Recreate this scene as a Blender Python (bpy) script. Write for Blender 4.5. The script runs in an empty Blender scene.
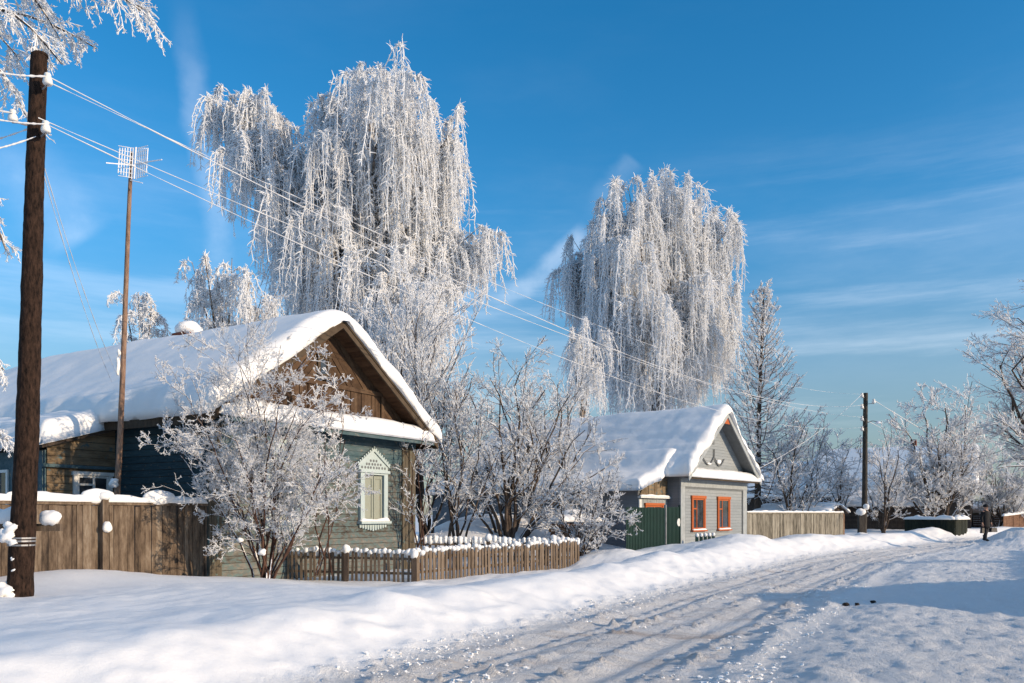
import bpy, math, random
import numpy as np
from mathutils import Vector, Matrix

R = math.radians
SC = bpy.context.scene
COL = SC.collection
F = 826.0; HX, HY = 512.0, 515.0; EYE = 1.6       # lens in pixels, horizon row, eye height
RNG = np.random.default_rng(7)
random.seed(7)

def at(px, py, d):
    "world point seen at a pixel, d metres deep"
    return np.array([(px - HX) / F * d, d, EYE - (py - HY) / F * d])

# ------------------------------------------------------------------ noise
_rp = np.random.default_rng(3).permutation(256); _rp = np.concatenate([_rp, _rp, _rp])
_ga = np.random.default_rng(4).random(256) * 2 * np.pi
def pnoise(x, y, seed=0):
    x = np.asarray(x, float) + seed * 17.31; y = np.asarray(y, float) + seed * 9.77
    xi = np.floor(x).astype(int); yi = np.floor(y).astype(int); xf = x - xi; yf = y - yi
    u = xf**3 * (xf * (xf * 6 - 15) + 10); v = yf**3 * (yf * (yf * 6 - 15) + 10)
    def g(ix, iy, dx, dy):
        a = _ga[_rp[_rp[ix & 255] + (iy & 255)]]
        return np.cos(a) * dx + np.sin(a) * dy
    n00 = g(xi, yi, xf, yf); n10 = g(xi + 1, yi, xf - 1, yf)
    n01 = g(xi, yi + 1, xf, yf - 1); n11 = g(xi + 1, yi + 1, xf - 1, yf - 1)
    return (n00 * (1 - u) + n10 * u) * (1 - v) + (n01 * (1 - u) + n11 * u) * v * 1.0
def fbm(x, y, scale, octv=4, seed=0, gain=.5):
    a, s, t = 1.0, 1.0 / scale, 0
    for k in range(octv):
        t = t + a * pnoise(np.asarray(x) * s, np.asarray(y) * s, seed + k); a *= gain; s *= 2.03
    return t
def sstep(a, b, x):
    t = np.clip((np.asarray(x, float) - a) / (b - a), 0, 1); return t * t * (3 - 2 * t)

# ------------------------------------------------------------------ materials
def mat(name):
    m = bpy.data.materials.new(name); m.use_nodes = True
    nt = m.node_tree; b = nt.nodes['Principled BSDF']
    return m, nt, b
def N(nt, t, **k):
    n = nt.nodes.new(t)
    for a, v in k.items():
        if a in n.inputs: n.inputs[a].default_value = v
        else: setattr(n, a, v)
    return n
def L(nt, a, b): nt.links.new(a, b)
def ramp(nt, fac, stops):
    r = N(nt, 'ShaderNodeValToRGB'); e = r.color_ramp.elements
    while len(e) < len(stops): e.new(.5)
    for i, (p, c) in enumerate(stops):
        e[i].position = p; e[i].color = tuple(c) + (1,) if len(c) == 3 else c
    L(nt, fac, r.inputs[0]); return r.outputs[0]
def mixc(nt, fac, a, b):
    m = N(nt, 'ShaderNodeMix', data_type='RGBA')
    for s, v in ((m.inputs[0], fac), (m.inputs[6], a), (m.inputs[7], b)):
        if hasattr(v, 'is_output'): L(nt, v, s)
        elif s is m.inputs[0]: s.default_value = v
        else: s.default_value = tuple(v) + (1,)
    return m.outputs[2]
def math_(nt, op, a, b=None, clamp=False):
    m = N(nt, 'ShaderNodeMath', operation=op); m.use_clamp = clamp
    for i, v in enumerate((a, b)):
        if v is None: continue
        if hasattr(v, 'is_output'): L(nt, v, m.inputs[i])
        else: m.inputs[i].default_value = v
    return m.outputs[0]
def objco(nt, scale=(1, 1, 1)):
    tc = N(nt, 'ShaderNodeTexCoord'); mp = N(nt, 'ShaderNodeMapping'); mp.inputs['Scale'].default_value = scale
    L(nt, tc.outputs['Object'], mp.inputs[0]); return mp.outputs[0]
def noise(nt, co, scale, detail=4, rough=.55):
    n = N(nt, 'ShaderNodeTexNoise'); n.inputs['Scale'].default_value = scale
    n.inputs['Detail'].default_value = detail; n.inputs['Roughness'].default_value = rough
    if co is not None: L(nt, co, n.inputs['Vector'])
    return n.outputs[0]
def bump(nt, bsdf, h, strength, dist):
    b = N(nt, 'ShaderNodeBump'); b.inputs['Strength'].default_value = strength; b.inputs['Distance'].default_value = dist
    L(nt, h, b.inputs['Height']); L(nt, b.outputs[0], bsdf.inputs['Normal'])
def upness(nt, lo, hi):
    g = N(nt, 'ShaderNodeNewGeometry'); s = N(nt, 'ShaderNodeSeparateXYZ'); L(nt, g.outputs['Normal'], s.inputs[0])
    mr = N(nt, 'ShaderNodeMapRange'); mr.inputs[1].default_value = lo; mr.inputs[2].default_value = hi
    L(nt, s.outputs[2], mr.inputs[0]); return mr.outputs[0]

SNOW = (.835, .832, .825)
def m_snow(name, bs=.25, col=SNOW):
    m, nt, b = mat(name); co = objco(nt)
    n = noise(nt, co, 1.6, 3); n2 = noise(nt, co, 22, 5, .65)
    L(nt, ramp(nt, n, [(.3, tuple(c * .965 for c in col)), (.7, col)]), b.inputs['Base Color'])
    b.inputs['Roughness'].default_value = .62; b.inputs['Specular IOR Level'].default_value = .25
    h = math_(nt, 'ADD', n, math_(nt, 'MULTIPLY', n2, .22)); bump(nt, b, h, bs, .12)
    return m
def m_wood(name, stops, grain=(1, 1, 14), scale=3.0, rough=.85, peel=None, island=.55, bstr=.4):
    "weathered boards: a random tone for each board, streaks along the grain, optional worn paint"
    m, nt, b = mat(name); co = objco(nt, grain)
    g = N(nt, 'ShaderNodeNewGeometry')
    n = noise(nt, co, scale, 6, .62); n2 = noise(nt, objco(nt), 1.3, 4)
    f = math_(nt, 'ADD', math_(nt, 'MULTIPLY', g.outputs['Random Per Island'], island),
              math_(nt, 'MULTIPLY', math_(nt, 'ADD', n, math_(nt, 'MULTIPLY', n2, .5)), (1 - island) * 1.35))
    f = math_(nt, 'SUBTRACT', f, .22)
    st = noise(nt, objco(nt, tuple(.3 * q + .55 for q in grain)), 2.6, 7, .72)
    f = math_(nt, 'ADD', f, math_(nt, 'MULTIPLY', math_(nt, 'SUBTRACT', st, .5), 2.3 if island > .5 else .6))
    c = ramp(nt, f, stops)
    if peel:
        pc, lo, hi = peel
        k = noise(nt, objco(nt, tuple(.25 * q if q > 3 else q for q in grain)), 4.5, 6, .7)
        mk = ramp(nt, k, [(lo, (0, 0, 0)), (hi, (1, 1, 1))])
        c = mixc(nt, mk, c, pc)
    L(nt, c, b.inputs['Base Color']); b.inputs['Roughness'].default_value = rough
    b.inputs['Specular IOR Level'].default_value = .25
    bump(nt, b, n, bstr, .03)
    return m
def m_plain(name, c, rough=.6, metal=0, var=.25, scale=6, spec=.4):
    m, nt, b = mat(name); n = noise(nt, objco(nt), scale, 5)
    L(nt, ramp(nt, n, [(.3, tuple(x * (1 - var) for x in c)), (.7, tuple(min(1, x * (1 + var)) for x in c))]), b.inputs['Base Color'])
    b.inputs['Roughness'].default_value = rough; b.inputs['Metallic'].default_value = metal
    b.inputs['Specular IOR Level'].default_value = spec; bump(nt, b, n, .15, .02)
    return m
def m_frost(name, amount, twig=(.16, .12, .10), white=(.88, .88, .89), scale=5.0, trans=.22):
    "hoarfrost crusted along twigs: each twig has its own thickness of crust; the crystals let light through"
    m, nt, b = mat(name); n = noise(nt, objco(nt), scale, 3, .6); g = N(nt, 'ShaderNodeNewGeometry')
    f = math_(nt, 'ADD', math_(nt, 'MULTIPLY', g.outputs['Random Per Island'], .62), math_(nt, 'MULTIPLY', n, .38))
    f = math_(nt, 'ADD', f, math_(nt, 'MULTIPLY', upness(nt, -.6, .9), .10))
    lo = .80 - amount * .80; mid = tuple(.45 * a + .55 * c for a, c in zip(twig, white))
    c = ramp(nt, f, [(max(0, lo - .12), twig), (lo + .02, mid), (lo + .22, white)]); L(nt, c, b.inputs['Base Color'])
    b.inputs['Roughness'].default_value = .7; b.inputs['Specular IOR Level'].default_value = .2
    t = N(nt, 'ShaderNodeBsdfTranslucent'); L(nt, c, t.inputs[0]); mx = N(nt, 'ShaderNodeMixShader'); mx.inputs[0].default_value = trans
    o = nt.nodes['Material Output']; L(nt, b.outputs[0], mx.inputs[1]); L(nt, t.outputs[0], mx.inputs[2]); L(nt, mx.outputs[0], o.inputs[0])
    return m
def m_bark(name, dark, light, snow=.35, patch=None, sc=(3, 3, .7)):
    "bark; snow lies on what faces up"
    m, nt, b = mat(name); n = noise(nt, objco(nt, sc), 5, 6, .65)
    c = ramp(nt, n, [(.32, dark), (.68, light)])
    if patch: c = mixc(nt, ramp(nt, noise(nt, objco(nt, (1, 1, 2)), 2.2, 4), [(.5, (0, 0, 0)), (.56, (1, 1, 1))]), c, patch)
    if snow > 0:
        k = math_(nt, 'ADD', upness(nt, .1, .9), math_(nt, 'MULTIPLY', noise(nt, objco(nt), 7, 4), .7))
        c = mixc(nt, ramp(nt, k, [(1.0 - snow, (0, 0, 0)), (1.08 - snow, (1, 1, 1))]), c, (.84, .85, .87))
    L(nt, c, b.inputs['Base Color']); b.inputs['Roughness'].default_value = .9; b.inputs['Specular IOR Level'].default_value = .15
    bump(nt, b, n, .6, .04)
    return m
def m_glass(name, tint):
    m, nt, b = mat(name); n = noise(nt, objco(nt), 2.5, 3)
    L(nt, ramp(nt, n, [(.35, tint), (.7, tuple(min(1, x * 2.2 + .02) for x in tint))]), b.inputs['Base Color'])
    b.inputs['Roughness'].default_value = .08; b.inputs['Specular IOR Level'].default_value = .6
    return m

M = {}
M['snow'] = m_snow('snow'); M['snow_soft'] = m_snow('snow_soft', .18)
M['frost'] = m_frost('frost', .95); M['frost_birch'] = m_frost('frost_birch', 1.0, (.88, .88, .89), (.975, .985, 1.0), 1.6, .40)
M['frost_near'] = m_frost('frost_near', .92, (.26, .21, .19), (.90, .91, .925), 7)
M['frost_thin'] = m_frost('frost_thin', .72, (.13, .10, .09), (.83, .85, .88), 6)
M['frost_mid'] = m_frost('frost_mid', .90, (.17, .12, .10), (.87, .88, .90), 6)
M['frost_far'] = m_frost('frost_far', .78, (.17, .14, .13), (.86, .87, .89), 3)
M['frost_bush'] = m_frost('frost_bush', .78, (.15, .115, .095), (.85, .86, .88), 7)
M['bark'] = m_bark('bark', (.035, .026, .022), (.12, .09, .07), .45)
M['bark_birch'] = m_bark('bark_birch', (.12, .085, .06), (.42, .37, .32), .35, (.06, .05, .045))
M['bark_red'] = m_bark('bark_red', (.035, .020, .016), (.115, .062, .045), .42)
M['pole'] = m_bark('pole_wood', (.003, .0022, .002), (.052, .030, .021), 0, None, (5, 5, 1.6))
M['pole_far'] = m_bark('pole_far', (.03, .028, .026), (.08, .07, .06), 0)
M['plank_fence'] = m_wood('fence_board', [(0, (0.0255, 0.0180, 0.0137)), (.42, (0.0978, 0.0702, 0.0490)), (.75, (0.1573, 0.1188, 0.0862)), (1, (0.2210, 0.1800, 0.1372))], (9, 9, .9), 2.2)
M['picket'] = m_wood('picket_board', [(0, (0.0677, 0.0468, 0.0327)), (.5, (0.1404, 0.1047, 0.0742)), (1, (0.2081, 0.1598, 0.1187))], (9, 9, .9), 2.5)
M['grey_fence'] = m_wood('grey_fence_board', [(0, (.05, .045, .035)), (.4, (.16, .145, .115)), (.7, (.24, .22, .18)), (1, (.32, .30, .25))], (9, 9, .9), 2.2)
M['wall_log'] = m_wood('log_wall', [(0, (.042, .038, .033)), (.5, (.115, .108, .095)), (1, (.20, .19, .17))], (1.2, 9, 9), 2.6, peel=((.105, .150, .15), .46, .58))
M['teal'] = m_wood('teal_board', [(0, (0.0346, 0.0652, 0.0778)), (.5, (0.0594, 0.1032, 0.1182)), (1, (0.1089, 0.1412, 0.1555))], (1.2, 9, 9), 2.6, peel=((.27, .21, .15), .60, .66))
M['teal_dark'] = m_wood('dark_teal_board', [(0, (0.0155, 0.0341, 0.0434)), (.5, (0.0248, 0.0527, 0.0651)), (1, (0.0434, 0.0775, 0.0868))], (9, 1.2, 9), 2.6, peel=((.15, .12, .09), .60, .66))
M['corner_wood'] = m_wood('corner_board', [(0, (0.0553, 0.0432, 0.0294)), (.5, (0.0933, 0.0778, 0.0553)), (1, (0.1278, 0.1071, 0.0795))], (9, 9, .8), 2.4, peel=((.13, .22, .21), .58, .64))
M['gable'] = m_wood('gable_board', [(0, (0.0382, 0.0213, 0.0119)), (.5, (0.0748, 0.0442, 0.0255)), (1, (0.1190, 0.0765, 0.0467))], (2.5, 9, 2.5), 2.2)
M['soffit'] = m_wood('soffit_board', [(0, (0.0400, 0.0200, 0.0112)), (.5, (0.0760, 0.0400, 0.0208)), (1, (0.1040, 0.0580, 0.0320))], (9, 1, 9), 2.2)
M['rake'] = m_wood('rake_board', [(0, (0.0392, 0.0269, 0.0171)), (.5, (0.0661, 0.0465, 0.0306)), (1, (0.0881, 0.0661, 0.0441))], (2, 9, 2), 2.2)
M['porch_wood'] = m_wood('porch_board', [(0, (0.0900, 0.0638, 0.0375)), (.5, (0.1650, 0.1200, 0.0750)), (1, (0.2400, 0.1875, 0.1237))], (1.2, 9, 9), 2.4, peel=((.06, .11, .13), .58, .64))
M['mint'] = m_wood('mint_paint', [(0, (0.3065, 0.3784, 0.3833)), (.5, (0.3790, 0.4573, 0.4562)), (1, (0.4515, 0.5204, 0.5292))], (5, 5, 1.5), 3, peel=((.30, .25, .19), .64, .70), island=.3)
M['shutter'] = m_wood('shutter_board', [(0, (0.2081, 0.2255, 0.1847)), (.5, (0.2632, 0.2819, 0.2326)), (1, (0.3060, 0.3257, 0.2804))], (9, 9, 1), 3, peel=((.30, .24, .16), .62, .68), island=.4)
M['white_paint'] = m_plain('white_paint', (.62, .62, .60), .5, var=.12)
M['glass'] = m_glass('window_glass', (.018, .022, .028))
M['curtain'] = m_plain('curtain', (.55, .56, .56), .9, var=.12)
M['grey_siding'] = m_wood('grey_siding', [(0, (.19, .215, .23)), (.5, (.25, .275, .29)), (1, (.31, .33, .34))], (1, 9, 9), 2.2, peel=((.17, .18, .18), .58, .68), island=.40, bstr=.2)
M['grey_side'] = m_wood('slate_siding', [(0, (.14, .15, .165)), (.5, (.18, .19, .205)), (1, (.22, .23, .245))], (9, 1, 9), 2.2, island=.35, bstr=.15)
M['grey_trim'] = m_plain('grey_trim', (.30, .325, .335), .6, var=.14)
M['dark_trim'] = m_plain('dark_trim', (.13, .14, .145), .6, var=.15)
M['orange'] = m_wood('orange_paint', [(0, (.22, .055, .018)), (.5, (.36, .088, .026)), (1, (.44, .125, .042))], (5, 5, 1.5), 3, island=.45, bstr=.2)
M['green_metal'] = m_plain('green_metal', (.005, .028, .020), .45, var=.18, scale=3)
M['brick'] = m_plain('chimney_brick', (.20, .062, .034), .9, var=.45, scale=9)
M['red_brick'] = m_plain('red_brown_wall', (.20, .075, .05), .9, var=.35, scale=3)
M['orange_wall'] = m_wood('orange_plank_wall', [(0, (.085, .045, .028)), (.5, (.15, .08, .05)), (1, (.21, .125, .08))], (1, 9, 9), 2)
M['dark_wood'] = m_wood('dark_plank', [(0, (.035, .027, .022)), (.5, (.06, .045, .036)), (1, (.09, .07, .055))], (9, 9, 1), 2.2)
M['brown_wood'] = m_wood('brown_plank', [(0, (0.0880, 0.0480, 0.0280)), (.5, (0.1520, 0.0880, 0.0520)), (1, (0.2160, 0.1360, 0.0800))], (2, 9, 9), 2.2)
M['moss_wood'] = m_wood('green_black_plank', [(0, (0.0083, 0.0106, 0.0073)), (.5, (0.0149, 0.0182, 0.0116)), (1, (0.0281, 0.0314, 0.0182))], (9, 9, 1), 2.2)
M['porcelain'] = m_plain('porcelain', (.72, .72, .70), .25, var=.05)
M['metal'] = m_plain('dull_metal', (.30, .30, .31), .45, .6, var=.2)
M['frost_metal'] = m_plain('frosted_metal', (.80, .81, .84), .7, var=.15)
M['mast'] = m_bark('mast_wood', (.14, .085, .06), (.33, .22, .16), 0)
M['wire'] = m_frost('frosted_wire', .66, (.16, .16, .17), (.74, .75, .77), 34)
M['coat'] = m_plain('dark_coat', (.005, .005, .007), .85, var=.3, scale=9)
M['trouser'] = m_plain('dark_trouser', (.010, .010, .013), .85, var=.3, scale=9)
M['skin'] = m_plain('skin', (.42, .23, .16), .6, var=.08)
M['bag'] = m_plain('dark_bag', (.014, .013, .016), .5, var=.3)
M['bag_grey'] = m_plain('grey_bag', (.035, .035, .04), .6, var=.3)
M['dung'] = m_plain('dark_lump', (.02, .013, .010), .9, var=.4)

# ------------------------------------------------------------------ meshes and things
def link_mesh(name, verts, faces, m, parent=None, smooth=False, loc=None):
    me = bpy.data.meshes.new(name)
    verts = np.asarray(verts, np.float32).reshape(-1, 3)
    if isinstance(faces, np.ndarray):
        nf, k = faces.shape
        me.vertices.add(len(verts)); me.vertices.foreach_set('co', verts.ravel())
        me.loops.add(nf * k); me.loops.foreach_set('vertex_index', faces.astype(np.int32).ravel())
        me.polygons.add(nf); me.polygons.foreach_set('loop_start', np.arange(0, nf * k, k, dtype=np.int32))
        me.update(calc_edges=True)
    else:
        me.from_pydata([tuple(map(float, v)) for v in verts], [], faces); me.update()
    if smooth: me.polygons.foreach_set('use_smooth', np.ones(len(me.polygons), bool))
    me.materials.append(M[m] if isinstance(m, str) else m)
    o = bpy.data.objects.new(name, me); COL.objects.link(o)
    if parent is not None: o.parent = parent
    if loc is not None: o.location = tuple(loc)
    return o
def tag(o, label=None, cat=None, group=None, kind=None):
    for k, v in (('label', label), ('category', cat), ('group', group), ('kind', kind)):
        if v: o[k] = v
    return o
def empty(name, label, cat, loc=(0, 0, 0), rz=0.0, group=None):
    o = bpy.data.objects.new(name, None); COL.objects.link(o); o.location = tuple(map(float, loc)); o.rotation_euler = (0, 0, rz)
    o.empty_display_size = .3
    return tag(o, label, cat, group)

class MB:
    def __init__(s): s.v = []; s.f = []
    def add(s, vs, fs):
        k = len(s.v); s.v += [tuple(map(float, p)) for p in vs]; s.f += [tuple(i + k for i in f) for f in fs]
    def box(s, x0, x1, y0, y1, z0, z1):
        s.add([(x, y, z) for z in (z0, z1) for x, y in ((x0, y0), (x1, y0), (x1, y1), (x0, y1))],
              [(3, 2, 1, 0), (4, 5, 6, 7), (0, 1, 5, 4), (1, 2, 6, 5), (2, 3, 7, 6), (3, 0, 4, 7)])
    def prism(s, poly, to3, c0, c1):
        n = len(poly)
        ar = sum(poly[i][0] * poly[(i + 1) % n][1] - poly[(i + 1) % n][0] * poly[i][1] for i in range(n))
        if abs(ar) < 1e-5: return
        s.add([to3(a, b, c0) for a, b in poly] + [to3(a, b, c1) for a, b in poly],
              [tuple(range(n))[::-1], tuple(range(n, 2 * n))] + [(i, (i + 1) % n, n + (i + 1) % n, n + i) for i in range(n)])
    def boards(s, poly, ang, bw, t, to3, gap=.006, jit=.006, rnd=random):
        "cover a convex outline with boards that run along ang"
        ca, sa = math.cos(ang), math.sin(ang)
        q = [-sa * a + ca * b for a, b in poly]; lo = min(q); k = 0
        while lo + k * bw < max(q) - 1e-4:
            a0, a1 = lo + k * bw + gap / 2, lo + (k + 1) * bw - gap / 2; k += 1
            p = clip(clip(poly, (-sa, ca), a0), (sa, -ca), -a1)
            if len(p) >= 3: s.prism(p, to3, 0, t + rnd.uniform(-jit, jit))
    def tube(s, pts, rad, sides=8, cap=True):
        P = np.asarray(pts, float)[None]; Rr = np.full((1, P.shape[1]), rad) if np.isscalar(rad) else np.asarray(rad, float)[None]
        v, f = tubes(P, Rr, sides); n = len(v); s.add(v, [tuple(x) for x in f])
        if cap:
            b = len(s.v) - n; s.f.append(tuple(b + i for i in range(sides))[::-1]); s.f.append(tuple(b + n - sides + i for i in range(sides)))
    def lathe(s, prof, c=(0, 0, 0), n=12, axis='z'):
        vs = []
        for r, h in prof:
            for i in range(n):
                a = 2 * math.pi * i / n; p = (r * math.cos(a), r * math.sin(a), h)
                if axis == 'y': p = (p[0], p[2], p[1])
                if axis == 'x': p = (p[2], p[0], p[1])
                vs.append((p[0] + c[0], p[1] + c[1], p[2] + c[2]))
        k = len(prof)
        s.add(vs, [(j * n + i, j * n + (i + 1) % n, (j + 1) * n + (i + 1) % n, (j + 1) * n + i) for j in range(k - 1) for i in range(n)]
              + [tuple(range(n))[::-1], tuple(range((k - 1) * n, k * n))])
    def blob(s, c, r, n=9, m=6, wob=.12):
        rx, ry, rz = (r, r, r) if np.isscalar(r) else r; vs = []
        ph = random.random() * 6
        for j in range(m + 1):
            t = math.pi * j / m
            for i in range(n):
                a = 2 * math.pi * i / n; w = 1 + wob * math.sin(2.3 * a + ph + 3 * t) + random.uniform(-.3, .3) * wob
                if j in (0, m): w = 1
                vs.append((c[0] + rx * w * math.sin(t) * math.cos(a), c[1] + ry * w * math.sin(t) * math.sin(a), c[2] + rz * w * math.cos(t)))
        s.add(vs, [((j + 1) * n + i, (j + 1) * n + (i + 1) % n, j * n + (i + 1) % n, j * n + i) for j in range(m) for i in range(n)])
    def build(s, name, m, parent=None, smooth=False, label=None, loc=None):
        o = link_mesh(name, s.v, s.f, m, parent, smooth, loc)
        if label: o['label'] = label
        return o
def clip(poly, nrm, d):
    out = []; n = len(poly)
    for i in range(n):
        p, q = poly[i], poly[(i + 1) % n]; a = nrm[0] * p[0] + nrm[1] * p[1] - d; b = nrm[0] * q[0] + nrm[1] * q[1] - d
        if a >= 0: out.append(p)
        if (a >= 0) != (b >= 0):
            t = a / (a - b); out.append((p[0] + t * (q[0] - p[0]), p[1] + t * (q[1] - p[1])))
    return out
def tubes(P, Rr, S=3):
    P = np.asarray(P, float); Nn, K, _ = P.shape
    T = np.gradient(P, axis=1); T /= np.linalg.norm(T, axis=2, keepdims=True) + 1e-9
    mt = np.abs(T[:, :, 2]).mean(axis=1); ref = np.where((mt > .75)[:, None], np.array([1., .23, 0.]), np.array([.1, .05, 1.]))[:, None, :]
    A = np.cross(T, ref); A /= np.linalg.norm(A, axis=2, keepdims=True) + 1e-9; B = np.cross(T, A)
    an = 2 * np.pi * np.arange(S) / S
    V = P[:, :, None, :] + Rr[:, :, None, None] * (np.cos(an)[None, None, :, None] * A[:, :, None, :] + np.sin(an)[None, None, :, None] * B[:, :, None, :])
    idx = np.arange(Nn * K * S).reshape(Nn, K, S)
    a = idx[:, :-1, :]; b = np.roll(idx, -1, axis=2)[:, :-1, :]; c = np.roll(idx, -1, axis=2)[:, 1:, :]; d = idx[:, 1:, :]
    return V.reshape(-1, 3), np.stack([a, d, c, b], axis=-1).reshape(-1, 4)
def merge(parts):
    vs, fs, k = [], [], 0
    for v, f in parts:
        vs.append(v); fs.append(f + k); k += len(v)
    return np.concatenate(vs), np.concatenate(fs)

# ------------------------------------------------------------------ the ground
D1 = np.array([.509, .861]); NR = np.array([.861, -.509])        # along the street, and to its right
_cu = np.array([-60, 0, 7, 15, 33, 50, 62, 80, 120, 1500.]); _cv = np.array([-3.8, -3.85, -3.95, -4.4, -4.65, -2.1, -.3, 3.5, 15, 500.])
def vcen(u):
    t = 0
    for d in (-4, -2, 0, 2, 4): t = t + np.interp(np.asarray(u, float) + d, _cu, _cv)
    return t / 5
MOUNDS = [  # x, y, radius, height
    (-5.3, 18.1, 1.5, .05), (-2.3, 19.2, .5, .10), (-1.4, 33.0, 3.0, 1.35), (1.6, 35.0, 2.6, .7), (3.4, 27.0, 1.6, .22),
]
for px, py, d, r, h in ((612, 566, 27, 1.6, .25), (700, 545, 31, 2.0, .22), (735, 545, 31.5, 1.7, .20), (668, 550, 29, 1.5, .25),
                        (560, 578, 21, 1.2, .18), (790, 545, 37, 2.2, .22), (1016, 534, 47, 1.5, .8), (1045, 560, 38, 2.6, .5), (380, 604, 11.3, .45, .10),
                        (935, 531, 53, 2.2, .2), (70, 572, 15.6, 1.2, .16)):
    p = at(px, py, d); MOUNDS.append((p[0], p[1], r, h))
def ground(x, y, fine=True):
    x = np.asarray(x, float); y = np.asarray(y, float)
    u = x * D1[0] + y * D1[1]; v = x * NR[0] + y * NR[1]; dv = v - vcen(u)
    w = pnoise(u / 6.0, v / 40.0, 2) * .25
    # field level on the left
    zf = .40 - .44 * sstep(9.5, 15.5, u) + .30 * sstep(24, 30, u)
    zf = zf + fbm(x, y, 3.2, 3, 11) * .05 + fbm(x, y, .45, 3, 12) * .008
    zf = np.where(u > 70, zf + .2, zf)
    zroad = 0.0; wa = pnoise(u / 4.0, 0 * u, 5) * .10; wb = pnoise(u / 5.0, 0 * u + 3, 6) * .13
    for c, dp, wd, ww in ((-.86, .044, .17, wa), (-.62, .028, .09, wb), (.62, .044, .17, wa), (.92, .030, .10, wb), (.12, .018, .12, wb), (-.20, .014, .07, wa), (.36, .014, .06, wa)):
        zroad = zroad - dp * np.exp(-((dv - c - w * .5 - ww) / wd) ** 2)
    rut = fbm(u * .22, v, .30, 5, 21, .62); clod = np.maximum(0, fbm(x, y, .17, 3, 31, .62) - .02)
    rows = 0
    for c, wd, ww in ((-1.22, .16, wa), (-.30, .14, wb), (.34, .13, wa), (1.22, .2, wb), (-.74, .05, wa)): rows = rows + np.exp(-((dv - c - w * .5 - ww) / wd) ** 2)
    zroad = zroad + rut * .020 + rows * (.012 + clod * (.15 if fine else 0)) * (.45 + .9 * np.maximum(0, fbm(u, v, 1.6, 3, 33) + .3))
    # left bank thrown up by the plough
    cr = -3.15 + .38 * fbm(u, v * .2, 4.5, 3, 41)
    hb = .47 + .12 * fbm(u, 0 * v, 2.6, 3, 51) + .12 * sstep(15, 24, u) + .05 * fbm(u, v, 1.1, 2, 55)
    tt = np.clip((-dv - 1.5) / (-cr - 1.5), 0, 1); rise = tt * tt * (3 - 2 * tt) ** .9
    down = sstep(0, 2.4, -(dv - cr))
    bank = np.where(dv > cr, rise * hb, hb + (zf - hb) * down)
    rub = np.maximum(0, fbm(x, y, .22, 4, 61, .6)) * np.exp(-((tt - .12) / .20) ** 2) * (.10 if fine else 0)
    mark = np.abs(fbm(x, y, .9, 3, 66)) * np.exp(-((tt - .55) / .3) ** 2) * .10
    lump = fbm(x, y, .75, 4, 63, .55) * (.034 + .040 * sstep(13, 20, u)) * np.exp(-((tt - .7) / .5) ** 2)
    left = bank + lump + rub * (dv < -1.4) - mark * (dv < -1.4) * sstep(.1, .3, tt)
    # furrowed bank further on (scraped by the blade)
    fur = np.sin(u * 4.2 + 6 * fbm(u, v, 3, 2, 71)) * .05 * sstep(26, 32, u) * np.exp(-((tt - .5) / .35) ** 2)
    left = left + fur
    # trampled shoulder on the right
    rs = sstep(1.45, 2.9, dv)
    tramp = fbm(x, y, .95, 4, 81, .5) * .05 + (fbm(x, y, .34, 4, 91, .6) * .030 + np.abs(fbm(x, y, .21, 3, 92)) * .036 + fbm(x, y, .11, 2, 93) * .016) * (1 if fine else 0)
    right = rs * (.14 + tramp) + .10 * np.exp(-((dv - 1.75 - .25 * fbm(u, v, 1.5, 3, 95)) / .22) ** 2) * (.55 + .8 * np.maximum(0, fbm(x, y, .25, 4, 97)))
    right = right + sstep(4.6, 7.5, dv) * (.45 + .2 * fbm(x, y, 2.2, 3, 99))
    z = np.where(dv < -1.5, left, np.where(dv > 1.3, zroad * (1 - rs) + right, zroad))
    bl = sstep(-1.5, -1.15, dv)
    z = np.where((dv >= -1.5) & (dv < -1.0), zroad * bl + .0 * (1 - bl), z)
    for mx, my, r, h in MOUNDS:
        z = z + h * np.exp(-((x - mx) ** 2 + (y - my) ** 2) / r ** 2)
    far = sstep(90, 400, np.hypot(x, y)); z = z * (1 - far) + far * .2
    return z
def gz(x, y): return float(ground(np.array([x]), np.array([y]), False)[0])

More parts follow.
